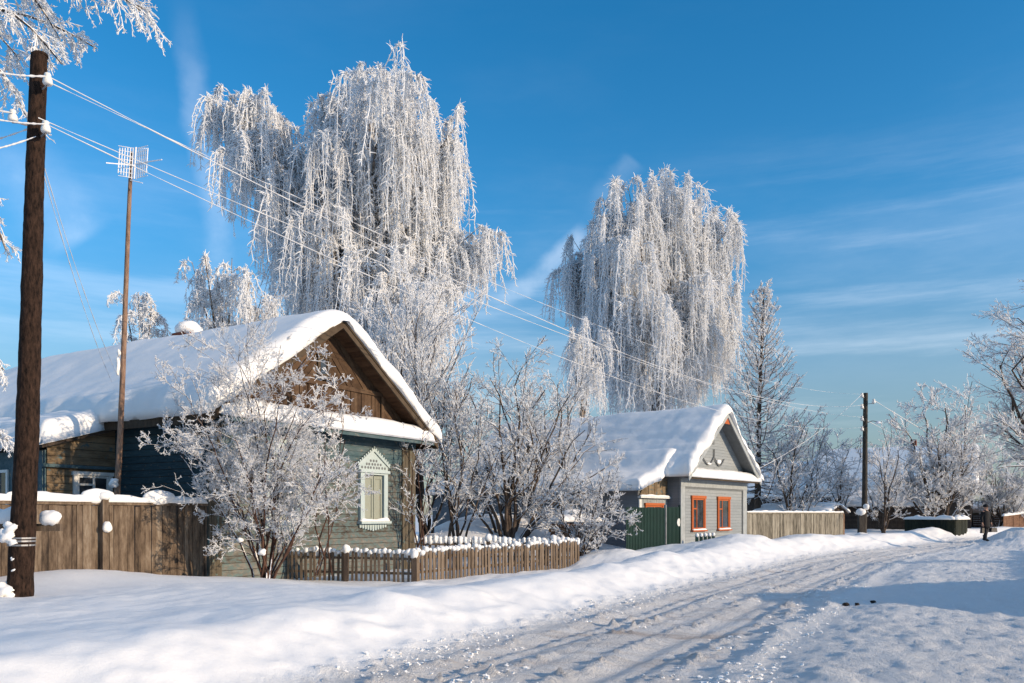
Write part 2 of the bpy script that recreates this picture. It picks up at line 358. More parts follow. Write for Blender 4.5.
def build_ground():
    us = [-60, -40, -25, -15, -8, -4, -2, 0, 1.2]; u = 2.0
    while u < 70: us.append(u); u += max(.05, .0075 * u)
    while u < 3500: us.append(u); u *= 1.06
    vs = list(-np.geomspace(60, 3500, 26)[::-1]) + list(np.arange(-58, -30, 1.5)) + list(np.arange(-30, -13, .35)) + list(np.arange(-13, .6, .055)) + list(np.arange(.6, 8, .2)) + list(np.geomspace(8, 3500, 50))
    U, V = np.meshgrid(np.array(us), np.array(vs), indexing='ij')
    # the strips follow the bend of the street
    V2 = V + (vcen(U) + 4.6) * np.exp(-(V / 40.) ** 2)
    X = U * D1[0] + V2 * NR[0]; Y = U * D1[1] + V2 * NR[1]; Z = ground(X, Y)
    n, m = U.shape; idx = np.arange(n * m).reshape(n, m)
    f = np.stack([idx[:-1, :-1], idx[1:, :-1], idx[1:, 1:], idx[:-1, 1:]], -1).reshape(-1, 4)[:, ::-1]
    mt, nt, b = mat('ground_snow'); co = objco(nt)
    at_ = N(nt, 'ShaderNodeAttribute'); at_.attribute_name = 'track'
    n1 = noise(nt, co, 1.1, 4); n2 = noise(nt, co, 14, 6, .7); n3 = noise(nt, co, 60, 4, .7)
    clean = ramp(nt, n1, [(.3, (.80, .798, .795)), (.7, (.84, .837, .83))])
    mp = N(nt, 'ShaderNodeMapping'); mp.inputs['Rotation'].default_value = (0, 0, -R(59.4)); mp.inputs['Scale'].default_value = (.35, 2.2, 1)
    tc = N(nt, 'ShaderNodeTexCoord'); L(nt, tc.outputs['Object'], mp.inputs[0])
    ns = noise(nt, mp.outputs[0], 1.4, 6, .65)
    packed = ramp(nt, ns, [(.30, (.57, .545, .525)), (.48, (.72, .705, .69)), (.68, (.82, .815, .81))])
    sand = mixc(nt, ramp(nt, noise(nt, mp.outputs[0], .55, 6, .7), [(.56, (0, 0, 0)), (.68, (.65, .65, .65))]), packed, (.40, .31, .25))
    L(nt, mixc(nt, at_.outputs['Fac'], clean, sand), b.inputs['Base Color'])
    b.inputs['Roughness'].default_value = .6; b.inputs['Specular IOR Level'].default_value = .3
    h = math_(nt, 'ADD', n2, math_(nt, 'MULTIPLY', n3, .4))
    a2 = N(nt, 'ShaderNodeAttribute'); a2.attribute_name = 'rough'
    bp = N(nt, 'ShaderNodeBump'); bp.inputs['Distance'].default_value = .06
    L(nt, math_(nt, 'ADD', math_(nt, 'MULTIPLY', a2.outputs['Fac'], .85), .20), bp.inputs['Strength'])
    L(nt, h, bp.inputs['Height']); L(nt, bp.outputs[0], b.inputs['Normal'])
    o = link_mesh('ground', np.stack([X, Y, Z], -1).reshape(-1, 3), f, mt, smooth=True)
    dv = V2 - vcen(U); tr = np.exp(-(np.abs(dv) / 1.5) ** 6)
    ro = np.clip(sstep(-2.2, -1.4, dv), 0, 1)
    for nm, arr in (('track', tr), ('rough', ro)):
        a = o.data.attributes.new(nm, 'FLOAT', 'POINT'); a.data.foreach_set('value', arr.astype(np.float32).ravel())
    tag(o, 'snow covered village ground with a rutted snowy street and ploughed bank', 'snow', kind='structure')
build_ground()
def snow_chunks():
    rg = np.random.default_rng(77); mb = MB(); k = 0
    while k < 2400:
        u = 5 + 40 * rg.random() ** 1.8; c = rg.choice([-1.75, -1.55, -1.22, -.3, .34, 1.22, 1.7, 2.0]); v = float(vcen(u)) + c + rg.normal(0, .13)
        if fbm(np.array([u]), np.array([c]), 2.2, 2, 7)[0] < -.05: continue
        r = .008 + .022 * rg.random() ** 4; p = D1 * u + NR * v; mb.blob((p[0], p[1], float(ground(np.array([p[0]]), np.array([p[1]]))[0]) + r * .3), (r * rg.uniform(.8, 1.5), r * rg.uniform(.8, 1.3), r * .6), 5, 4, .4); k += 1
    o = mb.build('snow_chunks', 'snow', None, False); tag(o, 'small broken lumps of snow scattered along the wheel ruts and bank foot', 'snow lumps', kind='stuff')
snow_chunks()

# ------------------------------------------------------------------ snow lying on things
def snow_sheet(name, parent, x0, x1, y0, y1, ztop, zbot, T, er=.35, nx=60, ny=90, seed=1, wob=.05, edge=.06, mtl='snow_soft'):
    "a sheet of snow over a roof given as z(x,y); thickness rounds off at its rim"
    s = (1 - np.cos(np.linspace(0, np.pi, nx))) / 2; s = .6 * s + .4 * np.linspace(0, 1, nx)
    t = (1 - np.cos(np.linspace(0, np.pi, ny))) / 2; t = .6 * t + .4 * np.linspace(0, 1, ny)
    X, Y = np.meshgrid(x0 + (x1 - x0) * s, y0 + (y1 - y0) * t, indexing='ij')
    d = np.minimum(np.minimum(X - x0, x1 - X), np.minimum(Y - y0, y1 - Y))
    k = np.sqrt(np.clip(1 - (1 - np.clip(d / er, 0, 1)) ** 2, 0, 1))
    th = T * k * (1 + .16 * fbm(X, Y, 2.4, 3, seed)) + .5 * wob * fbm(X, Y, .55, 3, seed + 5) * k
    cx, cy = (x0 + x1) / 2, (y0 + y1) / 2; nearr = 1 - np.clip(d / .5, 0, 1)
    dx = np.where((X - x0 < .5) | (x1 - X < .5), np.sign(X - cx), 0); dy = np.where((Y - y0 < .5) | (y1 - Y < .5), np.sign(Y - cy), 0)
    e1 = edge * (fbm(X, Y, .7, 4, seed + 9) + .25) * 1.6 * nearr
    X2 = X + dx * e1; Y2 = Y + dy * e1
    top = np.stack([X2, Y2, ztop(X, Y) + th], -1); bot = np.stack([X2, Y2, zbot(X, Y) + .012], -1)
    n, m = X.shape; idx = np.arange(n * m).reshape(n, m)
    q = np.stack([idx[:-1, :-1], idx[1:, :-1], idx[1:, 1:], idx[:-1, 1:]], -1).reshape(-1, 4)
    rim = np.concatenate([idx[:, 0], idx[-1, 1:], idx[-2::-1, -1], idx[0, -2:0:-1]]); rn = np.roll(rim, -1)
    side = np.stack([rim, rn, rn + n * m, rim + n * m], -1)[:, ::-1]
    return link_mesh(name, np.concatenate([top.reshape(-1, 3), bot.reshape(-1, 3)]), np.concatenate([q, q[:, ::-1] + n * m, side]), mtl, parent, True)
def snow_strip(mb, pts, wid, hgt, seed=0, n=40, S=9):
    "a ridge of snow along a rail"
    pts = np.asarray(pts, float); seg = np.r_[0, np.cumsum(np.linalg.norm(np.diff(pts, axis=0), axis=1))]
    t = np.linspace(0, seg[-1], n); P = np.stack([np.interp(t, seg, pts[:, i]) for i in range(3)], -1)
    tan = np.gradient(P, axis=0); tan[:, 2] = 0; tan /= np.linalg.norm(tan, axis=1, keepdims=True); sd = np.stack([-tan[:, 1], tan[:, 0], 0 * t], -1)
    endk = np.sqrt(np.clip(np.minimum(t, seg[-1] - t) / (wid * .6) + .12, 0, 1))
    h = hgt * (1 + .55 * fbm(t, 0 * t + seed, .6, 3, seed)) * endk; w = wid * (1 + .2 * fbm(t, 0 * t + 3, .5, 3, seed + 2)) * (.5 + .5 * endk)
    a = np.linspace(0, np.pi, S); vs = []
    for i in range(n):
        for q in a: vs.append(P[i] + sd[i] * math.cos(q) * w[i] / 2 + np.array([0, 0, 1]) * (math.sin(q) ** .8 * h[i] if math.sin(q) > 1e-6 else 0))
    mb.add(vs, [(i * S + j, (i + 1) * S + j, (i + 1) * S + (j + 1) % S, i * S + (j + 1) % S) for i in range(n - 1) for j in range(S)] + [tuple(range(S)), tuple(range((n - 1) * S, n * S))[::-1]])

# ------------------------------------------------------------------ windows
def window(parent, xc, z0, w, h, mtl, yf=0.0, cw=.11, mull=(), trans=(), name='window', glassm='glass', sillsnow=True):
    "window on a facade whose face is y = yf, outside towards -y"
    f = MB(); p = .06
    f.box(xc - w/2 - cw, xc - w/2, yf - p, yf - .002, z0 - .04, z0 + h); f.box(xc + w/2, xc + w/2 + cw, yf - p, yf - .002, z0 - .04, z0 + h)
    f.box(xc - w/2 - cw - .03, xc + w/2 + cw + .03, yf - p - .02, yf - .002, z0 + h + .003, z0 + h + cw)
    o = f.build(name, mtl, parent)
    s = MB(); e = .055
    s.box(xc - w/2 + .002, xc - w/2 + e, yf - .04, yf - .004, z0 + .002, z0 + h - .002); s.box(xc + w/2 - e, xc + w/2 - .002, yf - .04, yf - .004, z0 + .002, z0 + h - .002)
    s.box(xc - w/2 + e, xc + w/2 - e, yf - .04, yf - .004, z0 + h - e, z0 + h - .002); s.box(xc - w/2 + e, xc + w/2 - e, yf - .04, yf - .004, z0 + .002, z0 + e)
    for m_ in mull: s.box(xc + m_ - .03, xc + m_ + .03, yf - .038, yf - .004, z0 + e, z0 + h - e)
    for (a, b, zz) in trans: s.box(xc + a, xc + b, yf - .036, yf - .004, z0 + zz - .025, z0 + zz + .025)
    s.build('sash', mtl, o)
    g = MB(); g.box(xc - w/2 + .01, xc + w/2 - .01, yf - .02, yf - .006, z0 + .01, z0 + h - .01); g.build('pane', glassm, o)
    k = MB(); k.box(xc - w/2 - cw - .04, xc + w/2 + cw + .04, yf - .13, yf - .002, z0 - .10, z0 - .043); k.build('sill', mtl, o)
    if sillsnow:
        n = MB(); snow_strip(n, [(xc - w/2 - cw, yf - .075, z0 - .043), (xc + w/2 + cw, yf - .075, z0 - .043)], .12, .06, 3, 14, 7); n.build('sill_snow', 'snow', o, True)
    return o

# ================================================================== house 1
def XZ(y): return lambda a, b, c: (a, y - c, b)              # facade plane, thickness towards -y
def YZ(x, s): return lambda a, b, c: (x + s * c, a, b)       # side plane
H1 = (-5.0, 22.28); RZ1 = math.atan2(.861, .509); G1 = .05
def house_one():
    W, LEN, ZE, ZR, XE, OH = 3.85, 15.6, 4.02, 6.78, 4.30, .55; SL = (ZR - 3.86) / XE
    h = empty('log_house', 'weathered teal and brown log house with snow covered gable roof and carved window', 'house', (H1[0], H1[1], 0), RZ1)
    core = MB(); core.box(-W + .03, W - .03, .03, LEN, -.3, 3.9); core.build('wall', 'dark_wood', h)
    fr = MB(); fr.boards([(-W + .34, -.2), (W - .62, -.2), (W - .62, 3.12), (-W + .34, 3.12)], 0, .165, .035, XZ(.03), gap=.012, jit=.012)
    fr.build('front_wall', 'wall_log', h, label='weathered grey brown plank front with peeling paint')
    tb = MB(); tb.boards([(-W + .34, 3.12), (W - .62, 3.12), (W - .62, 3.66), (-W + .34, 3.66)], 0, .14, .04, XZ(.03), jit=.006)
    tb.box(-W - .02, W + .02, -.06, .03, 3.663, 3.84); tb.build('frieze', 'teal', h, label='teal painted boards under the eave')
    for x0, x1 in ((W - .62, W - .33), (W - .29, W + .02), (-W - .02, -W + .33)):
        cp = MB()
        cp.boards([(x0, -.2), (x1, -.2), (x1, 3.66), (x0, 3.66)], R(90), .15, .08, XZ(.03), gap=.008, jit=.004)
        cp.build('corner_board', 'corner_wood', h)
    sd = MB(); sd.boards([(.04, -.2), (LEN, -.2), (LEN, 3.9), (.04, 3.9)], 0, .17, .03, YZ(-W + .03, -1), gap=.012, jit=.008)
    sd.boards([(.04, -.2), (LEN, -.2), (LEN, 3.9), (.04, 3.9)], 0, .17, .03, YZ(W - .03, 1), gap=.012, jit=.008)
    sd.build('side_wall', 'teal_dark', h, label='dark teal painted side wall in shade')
    # gable: herringbone boards
    yg = .02; zr = lambda x: ZR - .10 - SL * abs(x); zb = 4.05
    half = (ZR - .10 - zb) / SL
    g = MB(); zm = 5.12; xm = (ZR - .1 - zm) / SL
    g.boards([(-xm, zm), (0, zm), (0, ZR - .1)], R(47), .16, .03, XZ(yg), gap=.014, jit=.014)
    g.boards([(0, zm), (xm, zm), (0, ZR - .1)], R(-47), .16, .03, XZ(yg), gap=.014, jit=.014)
    g.boards([(-half, zb), (-xm, zb), (-xm, zm)], R(47), .16, .03, XZ(yg), gap=.014, jit=.012)
    g.boards([(xm, zb), (half, zb), (xm, zm)], R(-47), .16, .03, XZ(yg), gap=.014, jit=.012)
    g.boards([(-xm, zb), (xm, zb), (xm, zm), (-xm, zm)], R(90), .15, .025, XZ(yg), gap=.014, jit=.012)
    gp = g.build('gable_panel', 'gable', h, label='brown herringbone gable boards')
    t = MB(); t.box(-xm, xm, yg - .075, yg - .045, zm - .06, zm + .06); t.box(-half + .2, half - .2, yg - .085, yg - .045, zb + .02, zb + .17)
    t.box(-xm - .06, -xm + .06, yg - .07, yg - .045, zb + .175, zm - .065); t.box(xm - .06, xm + .06, yg - .07, yg - .045, zb + .175, zm - .065); t.build('gable_batten', 'gable', h)
    w = window(h, -.16, 5.32, .34, .50, 'rake', yg - .03, .06, name='attic_window', sillsnow=False)
    # roof
    r = MB()
    for s in (-1, 1):
        Lr = math.hypot(XE, XE * SL); ux, uz = s * XE / Lr, -XE * SL / Lr
        r.boards([(0, -OH), (Lr, -OH), (Lr, LEN + .5), (0, LEN + .5)], R(90), .19, .07, lambda a, b, c, ux=ux, uz=uz, s=s: (a * ux - s * 0 + (-uz) * 0, b, ZR - .07 + a * uz - .03 + c), gap=.008, jit=.008)
    ro = r.build('roof', 'soffit', h)
    ra = MB()
    for s in (-1, 1):
        for (off, wd, yy, th) in ((-.12, .17, -OH - .002, .05), (.0, .08, -OH - .055, .03)):
            poly = [(0, ZR + off - wd / 2), (s * XE, ZR - SL * XE + off - wd / 2), (s * XE, ZR - SL * XE + off + wd / 2), (0, ZR + off + wd / 2)]
            ra.prism(poly, XZ(yy), 0, th)
    ra.box(-XE - .03, -XE + .02, -OH, LEN + .5, 3.66, 3.86); ra.box(XE - .02, XE + .03, -OH, LEN + .5, 3.66, 3.86)
    ra.build('rake_board', 'rake', ro)
    k = .5; zs = lambda X, Y: ZR + .03 - SL * (np.sqrt(X * X + k * k) - k * .75) - .25 * sstep(LEN - 3.5, LEN + .5, Y)
    snow_sheet('roof_snow', ro, -XE - .06, XE + .06, -OH - .10, LEN + .55, lambda X, Y: zs(X, Y) - .0, lambda X, Y: ZR - SL * np.abs(X) + .01, .38, .38, 80, 130, 3, .03, .10)
    # pent roof over the windows
    pr = MB(); pr.prism([(-.62, 3.86), (.0, 4.10), (.0, 4.04), (-.62, 3.80)], lambda a, b, c: (c, a, b), -W - .15, W + .15)
    pr.box(-W - .16, W + .16, -.66, -.622, 3.74, 3.87); po = pr.build('pent_roof', 'teal', h, label='teal edged pent roof under the gable')
    snow_sheet('pent_snow', po, -W - .20, W + .20, -.70, -.03, lambda X, Y: 3.87 + (Y + .62) * .38, lambda X, Y: 3.865 + (Y + .62) * .38, .36, .30, 70, 22, 9, .02, .03)
    # carved windows
    for xc in (1.87, -1.62):
        z0, ww, hh = 1.42, .86, 1.34
        f = MB(); cw = .17
        f.box(xc - ww/2 - cw, xc - ww/2, -.10, -.006, z0, z0 + hh + .05); f.box(xc + ww/2, xc + ww/2 + cw, -.10, -.006, z0, z0 + hh + .05)
        f.box(xc - ww/2 + .001, xc + ww/2 - .001, -.095, -.006, z0 + hh, z0 + hh + .05)
        f.box(xc - ww/2 - cw - .05, xc + ww/2 + cw + .05, -.15, -.006, z0 + hh + .053, z0 + hh + .13)
        wo = f.build('window', 'mint', h)
        pd = MB(); zb_ = z0 + hh + .133; hw = ww/2 + cw + .04; ap = .52        # carved pediment with pierced fretwork
        outl = [(xc - hw, zb_), (xc + hw, zb_), (xc + hw, zb_ + .10), (xc, zb_ + ap), (xc - hw, zb_ + .10)]
        pd.prism(outl, XZ(-.012), 0, .05)
        for s in (-1, 1):
            pd.prism([(xc + s * (hw + .05), zb_ + .08), (xc, zb_ + ap + .02), (xc, zb_ + ap + .11), (xc + s * (hw + .05), zb_ + .165)], XZ(-.065), 0, .035)
            for q in range(9):
                a = q / 8; cx_, cz_ = xc + s * (hw + .05) * (1 - a), zb_ + .165 + (ap - .055) * a
                pd.box(cx_ - .025, cx_ + .025, -.095, -.068, cz_ + .0, cz_ + .06)
        pd.build('pediment', 'mint', wo)
        fw = MB()
        for row, (nn, zz) in enumerate(((9, .07), (6, .17), (3, .27))):
            for q in range(nn):
                xx = xc + (q - (nn - 1) / 2) * .125 + random.uniform(-.01, .01)
                fw.lathe([(.034, 0), (.042, .004), (.012, .008)], (xx, -.071, zb_ + zz), 7, 'y')
        fw.build('fretwork', 'dark_trim', wo)
        sh = MB(); sh.boards([(xc - ww/2 + .03, z0 + .02), (xc + ww/2 - .03, z0 + .02), (xc + ww/2 - .03, z0 + hh - .03), (xc - ww/2 + .03, z0 + hh - .03)], R(90), .4, .02, XZ(-.006), jit=.001)
        for s in (-1, 1):
            x_ = xc + s * .2
            for (a, b, c, d) in ((-.185, -.12, z0 + .02, z0 + hh - .03), (.12, .185, z0 + .02, z0 + hh - .03), (-.12, .12, z0 + .02, z0 + .10), (-.12, .12, z0 + hh - .12, z0 + hh - .03), (-.12, .12, z0 + hh * .62, z0 + hh * .62 + .08)):
                sh.box(x_ + a, x_ + b, -.05, -.027, c + .002, d - .002)
        sh.build('shutter', 'shutter', wo, label='closed pale green wooden shutters')
        si = MB(); si.box(xc - ww/2 - cw - .06, xc + ww/2 + cw + .06, -.19, -.006, z0 - .07, z0 - .004)
        for q in range(11):
            xx = xc + (q - 5) * .11; si.prism([(xx - .05, z0 - .075), (xx + .05, z0 - .075), (xx + .03, z0 - .18 - .10 * (1 - abs(q - 5) / 5)), (xx - .03, z0 - .18 - .10 * (1 - abs(q - 5) / 5))], XZ(-.012), 0, .04)
        so = si.build('sill', 'mint', wo)
        n = MB(); snow_strip(n, [(xc - ww/2 - cw - .04, -.10, z0 - .004), (xc + ww/2 + cw + .04, -.10, z0 - .004)], .17, .09, 5, 20, 7); n.build('sill_snow', 'snow', wo, True)
    # porch on the left side
    p0, p1, yp, yq = -W - 1.72, -W - .005, 3.5, 9.5
    pc = MB(); pc.box(p0 + .04, p1, yp + .04, yq, -.2, 3.1); po = pc.build('porch', 'dark_wood', h)
    zt = lambda x: 3.20 + (x - p0) * .30
    pf = MB(); pf.boards([(p0, -.2), (p1, -.2), (p1, 2.72), (p0, 2.72)], 0, .17, .03, XZ(yp + .03), gap=.012, jit=.008)
    pf.build('porch_wall', 'porch_wood', po, label='sunlit brown porch wall with faded blue paint')
    pu = MB(); pu.boards([(p0, 2.80), (p1, 2.80), (p1, zt(p1)), (p0, zt(p0))], 0, .19, .03, XZ(yp + .02), gap=.012, jit=.01)
    pu.build('porch_gable', 'porch_wood', po)
    pb = MB(); pb.box(p0 - .12, p1, yp - .07, yp + .01, 2.722, 2.798); pb.box(p0 - .035, p0 - .003, yp + .03, yq, -.2, 3.12)
    for q in range(5):
        y_ = yp + .15 + q * 1.2; pb.box(p0 - .06, p0 - .036, y_ - .06, y_ + .06, -.1, 3.1)
    pb.build('porch_side', 'teal', po, label='shaded blue side boards of the porch')
    window(po, p0 + 1.12, 1.72, .82, .84, 'white_paint', yp, .09, mull=(.02,), trans=((-.36, 0, .62),), name='porch_window')
    for q in range(3):
        y_ = yp + .75 + q * 1.2; wi = MB()
        for (a, b, c, d) in ((-.4, -.33, 1.5, 2.7), (.33, .4, 1.5, 2.7), (-.33, .33, 2.63, 2.7), (-.33, .33, 1.5, 1.57), (-.03, .03, 1.57, 2.63)):
            wi.box(p0 - .075, p0 - .0365, y_ + a, y_ + b, c, d)
        wg = MB(); wg.box(p0 - .045, p0 - .0362, y_ - .325, y_ + .325, 1.575, 2.625)
        wi.build('side_window', 'white_paint', po); wg.build('side_pane', 'glass', po)
    rf = MB(); rf.prism([(p0 - .25, zt(p0 - .25) + .02), (p1, zt(p1) + .02), (p1, zt(p1) + .10), (p0 - .25, zt(p0 - .25) + .10)], lambda a, b, c: (a, c, b), yp - .25, yq + .2)
    rf.build('porch_roof', 'dark_wood', po)
    snow_sheet('porch_snow', po, p0 - .32, p1 + .3, yp - .30, yq + .25, lambda X, Y: zt(X) + .10 + .0 * Y, lambda X, Y: zt(X) + .10, .56, .38, 40, 60, 15, .05, .06)
    # chimney
    ch = MB(); ch.box(.15, .75, 5.9, 6.5, 6.0, 7.16); ch.box(.10, .80, 5.85, 6.55, 7.162, 7.25)
    for q in range(3): ch.box(.20 + q * .2, .27 + q * .2, 5.895, 5.899, 6.95, 7.12)
    co = ch.build('chimney', 'brick', h, label='red brick chimney with a cap of snow')
    s = MB(); s.blob((.45, 6.2, 7.40), (.42, .42, .26), 16, 10, .05); s.build('snow_cap', 'snow', co, True)
    return h
house_one()

# ================================================================== house 2
A2 = R(38.7); X2 = np.array([math.sin(A2), math.cos(A2)]); RZ2 = math.pi / 2 - A2
H2 = np.array([6.71, 33.0]) + 3.25 * X2
def house_two():
    W, LEN, ZR, XE, OH = 3.25, 11.5, 6.0, 3.62, .55; SL = (ZR - 3.18) / XE
    h = empty('gabled_house', 'small grey sided house with orange window frames and thick snow on its roof', 'house', (H2[0], H2[1], 0), RZ2)
    c = MB(); c.box(-W + .03, W - .03, .03, LEN, -.3, 3.2); c.build('wall', 'dark_trim', h)
    f = MB(); f.boards([(-W, -.2), (W, -.2), (W, 3.02), (-W, 3.02)], 0, .13, .03, XZ(.03), gap=.008, jit=.002); f.build('front_wall', 'grey_siding', h)
    s = MB()
    for sg in (-1, 1): s.boards([(.04, -.2), (LEN, -.2), (LEN, 3.2), (.04, 3.2)], 0, .13, .03, YZ(sg * (W - .03), sg), gap=.008, jit=.002)
    s.build('side_wall', 'grey_side', h, label='slate grey side wall in shade')
    t = MB()
    for x0, x1 in ((-W - .012, -W + .36), (W - .40, W + .012)): t.box(x0, x1, -.05, -.002, -.2, 2.75)
    t.box(-W - .012, W + .012, -.06, -.002, 2.753, 3.02); t.box(-W - .05, W + .05, -.10, -.002, 3.023, 3.10); t.build('trim', 'grey_trim', h)
    t = MB()
    for x0, x1 in ((-W + .363, -W + .41), (W - .45, W - .403)): t.box(x0, x1, -.035, -.002, .2, 2.69)
    t.box(-W + .363, W - .403, -.035, -.002, 2.693, 2.75); t.build('panel_molding', 'dark_trim', h)
    zb = 3.12; half = (ZR - .1 - zb) / SL
    g = MB(); g.boards([(-half, zb), (half, zb), (0, ZR - .1)], 0, .13, .03, XZ(.03), gap=.006, jit=.002); g.build('gable_panel', 'grey_siding', h)
    v = MB(); v.box(-.30, -.10, -.02, -.001, 4.62, 4.80); v.build('vent', 'dark_trim', h)
    # curled bracket on the gable
    b = MB(); a = np.linspace(0, 1, 15)
    b.tube([(-1.25 + 1.05 * q, -.05, 3.98 - .30 * math.sin(q * math.pi) + .12 * q) for q in a], .028, 6)
    b.tube([(-.20 + 1.0 * q, -.05, 4.10 - .34 * math.sin(q * math.pi) - .06 * q) for q in a], .028, 6)
    b.tube([(-.2, -.05, 4.02), (-.2, -.05, 4.42)], .03, 6); bo = b.build('bracket', 'dark_trim', h)
    for q, r in (((.25, -.06, 3.90), (.22, .05, .09)), ((-.72, -.06, 3.77), (.2, .05, .05))):
        n = MB(); n.blob(q, r, 10, 6); n.build('bracket_snow', 'snow', bo, True)
    r = MB(); Lr = math.hypot(XE, XE * SL)
    for sg in (-1, 1):
        ux, uz = sg * XE / Lr, -XE * SL / Lr
        r.boards([(0, -OH), (Lr, -OH), (Lr, LEN + .4), (0, LEN + .4)], R(90), .3, .06, lambda a_, b_, c_, ux=ux, uz=uz: (a_ * ux, b_, ZR - .10 + a_ * uz + c_), jit=.002)
    ro = r.build('roof', 'dark_trim', h)
    ra = MB()
    for sg in (-1, 1):
        ra.prism([(0, ZR - .24), (sg * XE, ZR - SL * XE - .24), (sg * XE, ZR - SL * XE - .02), (0, ZR - .02)], XZ(-OH - .002), 0, .045)
    ra.build('rake_board', 'grey_trim', ro)
    k = MB(); k.prism([(-.28, ZR - .52), (.28, ZR - .52), (0, ZR - .22)], XZ(-OH + .03), 0, .03); k.build('peak_board', 'orange', ro)
    kk = .22; lump = lambda X, Y: .035 * np.sin(Y * 2.2 + X) * 0
    snow_sheet('roof_snow', ro, -XE - .10, XE + .03, -OH - .06, LEN + .45, lambda X, Y: ZR + .02 - SL * (np.sqrt(X * X + kk * kk) - kk * .8) - .10 * sstep(0, .5, X) + .07 * fbm(X * 2.5, Y * .35, 1.4, 3, 77) * (X < 0), lambda X, Y: ZR - SL * np.abs(X), .34, .26, 80, 110, 21, .05, .13)
    pr = MB(); pr.prism([(-.50, 3.13), (-.0, 3.32), (-.0, 3.27), (-.50, 3.08)], lambda a_, b_, c_: (c_, a_, b_), -W - .15, W + .15); pr.box(-W - .16, W + .16, -.54, -.502, 3.04, 3.14)
    po = pr.build('pent_roof', 'rake', h)
    snow_sheet('pent_snow', po, -W - .10, W + .28, -.60, -.02, lambda X, Y: 3.14 + (Y + .5) * .38, lambda X, Y: 3.137 + (Y + .5) * .38, .30, .26, 70, 22, 29, .06, .05)
    for xc in (-1.66, .80):
        window(h, xc, 1.02, 1.02, 1.26, 'orange', 0, .12, mull=(-.16,), trans=((-.46, -.19, .84),))
    # lean-to along the left side
    q0, q1, yp = -W - 2.3, -W - .005, .55
    an = MB(); an.box(q0 + .03, q1, yp + .03, LEN, -.2, 2.5); ao = an.build('lean_to', 'dark_trim', h)
    zt = lambda x: 2.56 + (x - q0) * .30
    a1 = MB(); a1.boards([(q0, -.2), (q1, -.2), (q1, 2.25), (q0, 2.25)], R(90), .15, .03, XZ(yp + .03), jit=.004); a1.build('front_wall', 'grey_siding', ao)
    a2 = MB(); a2.boards([(q0, 2.32), (q1, 2.32), (q1, 3.2), (q0 + .25, zt(q0) + .05)], R(90), .22, .03, XZ(yp + .02), gap=.01, jit=.015); a2.build('upper_boards', 'porch_wood', ao, label='bare brown boards above the side door')
    a3 = MB(); a3.box(q0 - .1, q1, yp - .16, yp - .012, 2.252, 2.318); ld = a3.build('ledge', 'white_paint', ao)
    sn = MB(); snow_strip(sn, [(q0 - .08, yp - .09, 2.318), (q1, yp - .09, 2.318)], .14, .07, 4, 16, 7); sn.build('ledge_snow', 'snow', ld, True)
    wo = window(ao, q0 + 1.15, 1.25, 1.25, .72, 'orange', yp, .10, mull=(-.02,), name='side_window', sillsnow=False)
    ar = MB()
    for sgn in (-1, 1):
        P_ = [(q0 + 1.15 + sgn * .30 + .20 * math.cos(t_), yp - .05, 1.42 + .40 * math.sin(t_)) for t_ in np.linspace(0, math.pi, 11)]; ar.tube(P_, .032, 6)
    ar.build('arch_trim', 'white_paint', wo)
    wh = MB(); wh.box(q0 - .03, q0 + .14, yp - .05, yp - .002, -.2, 2.2); wh.build('corner_trim', 'white_paint', ao)
    sd = MB(); sd.boards([(yp + .04, -.2), (LEN, -.2), (LEN, 2.5), (yp + .04, 2.5)], 0, .16, .03, YZ(q0 + .03, -1), jit=.004); sd.build('side_boards', 'grey_side', ao)
    rr = MB(); rr.prism([(q0 - .25, zt(q0 - .25)), (q1, zt(q1)), (q1, zt(q1) + .06), (q0 - .25, zt(q0 - .25) + .06)], lambda a_, b_, c_: (a_, c_, b_), yp - .12, LEN + .2); lr = rr.build('lean_to_roof', 'dark_trim', ao)
    snow_sheet('lean_to_snow', ao, q0 - .34, q1 + .5, yp - .22, LEN + .25, lambda X, Y: zt(X) + .07 + .55 * sstep(q1 - 1.1, q1 + .5, X) , lambda X, Y: zt(X) + .065, .40, .3, 40, 90, 33, .06, .14)
house_two()

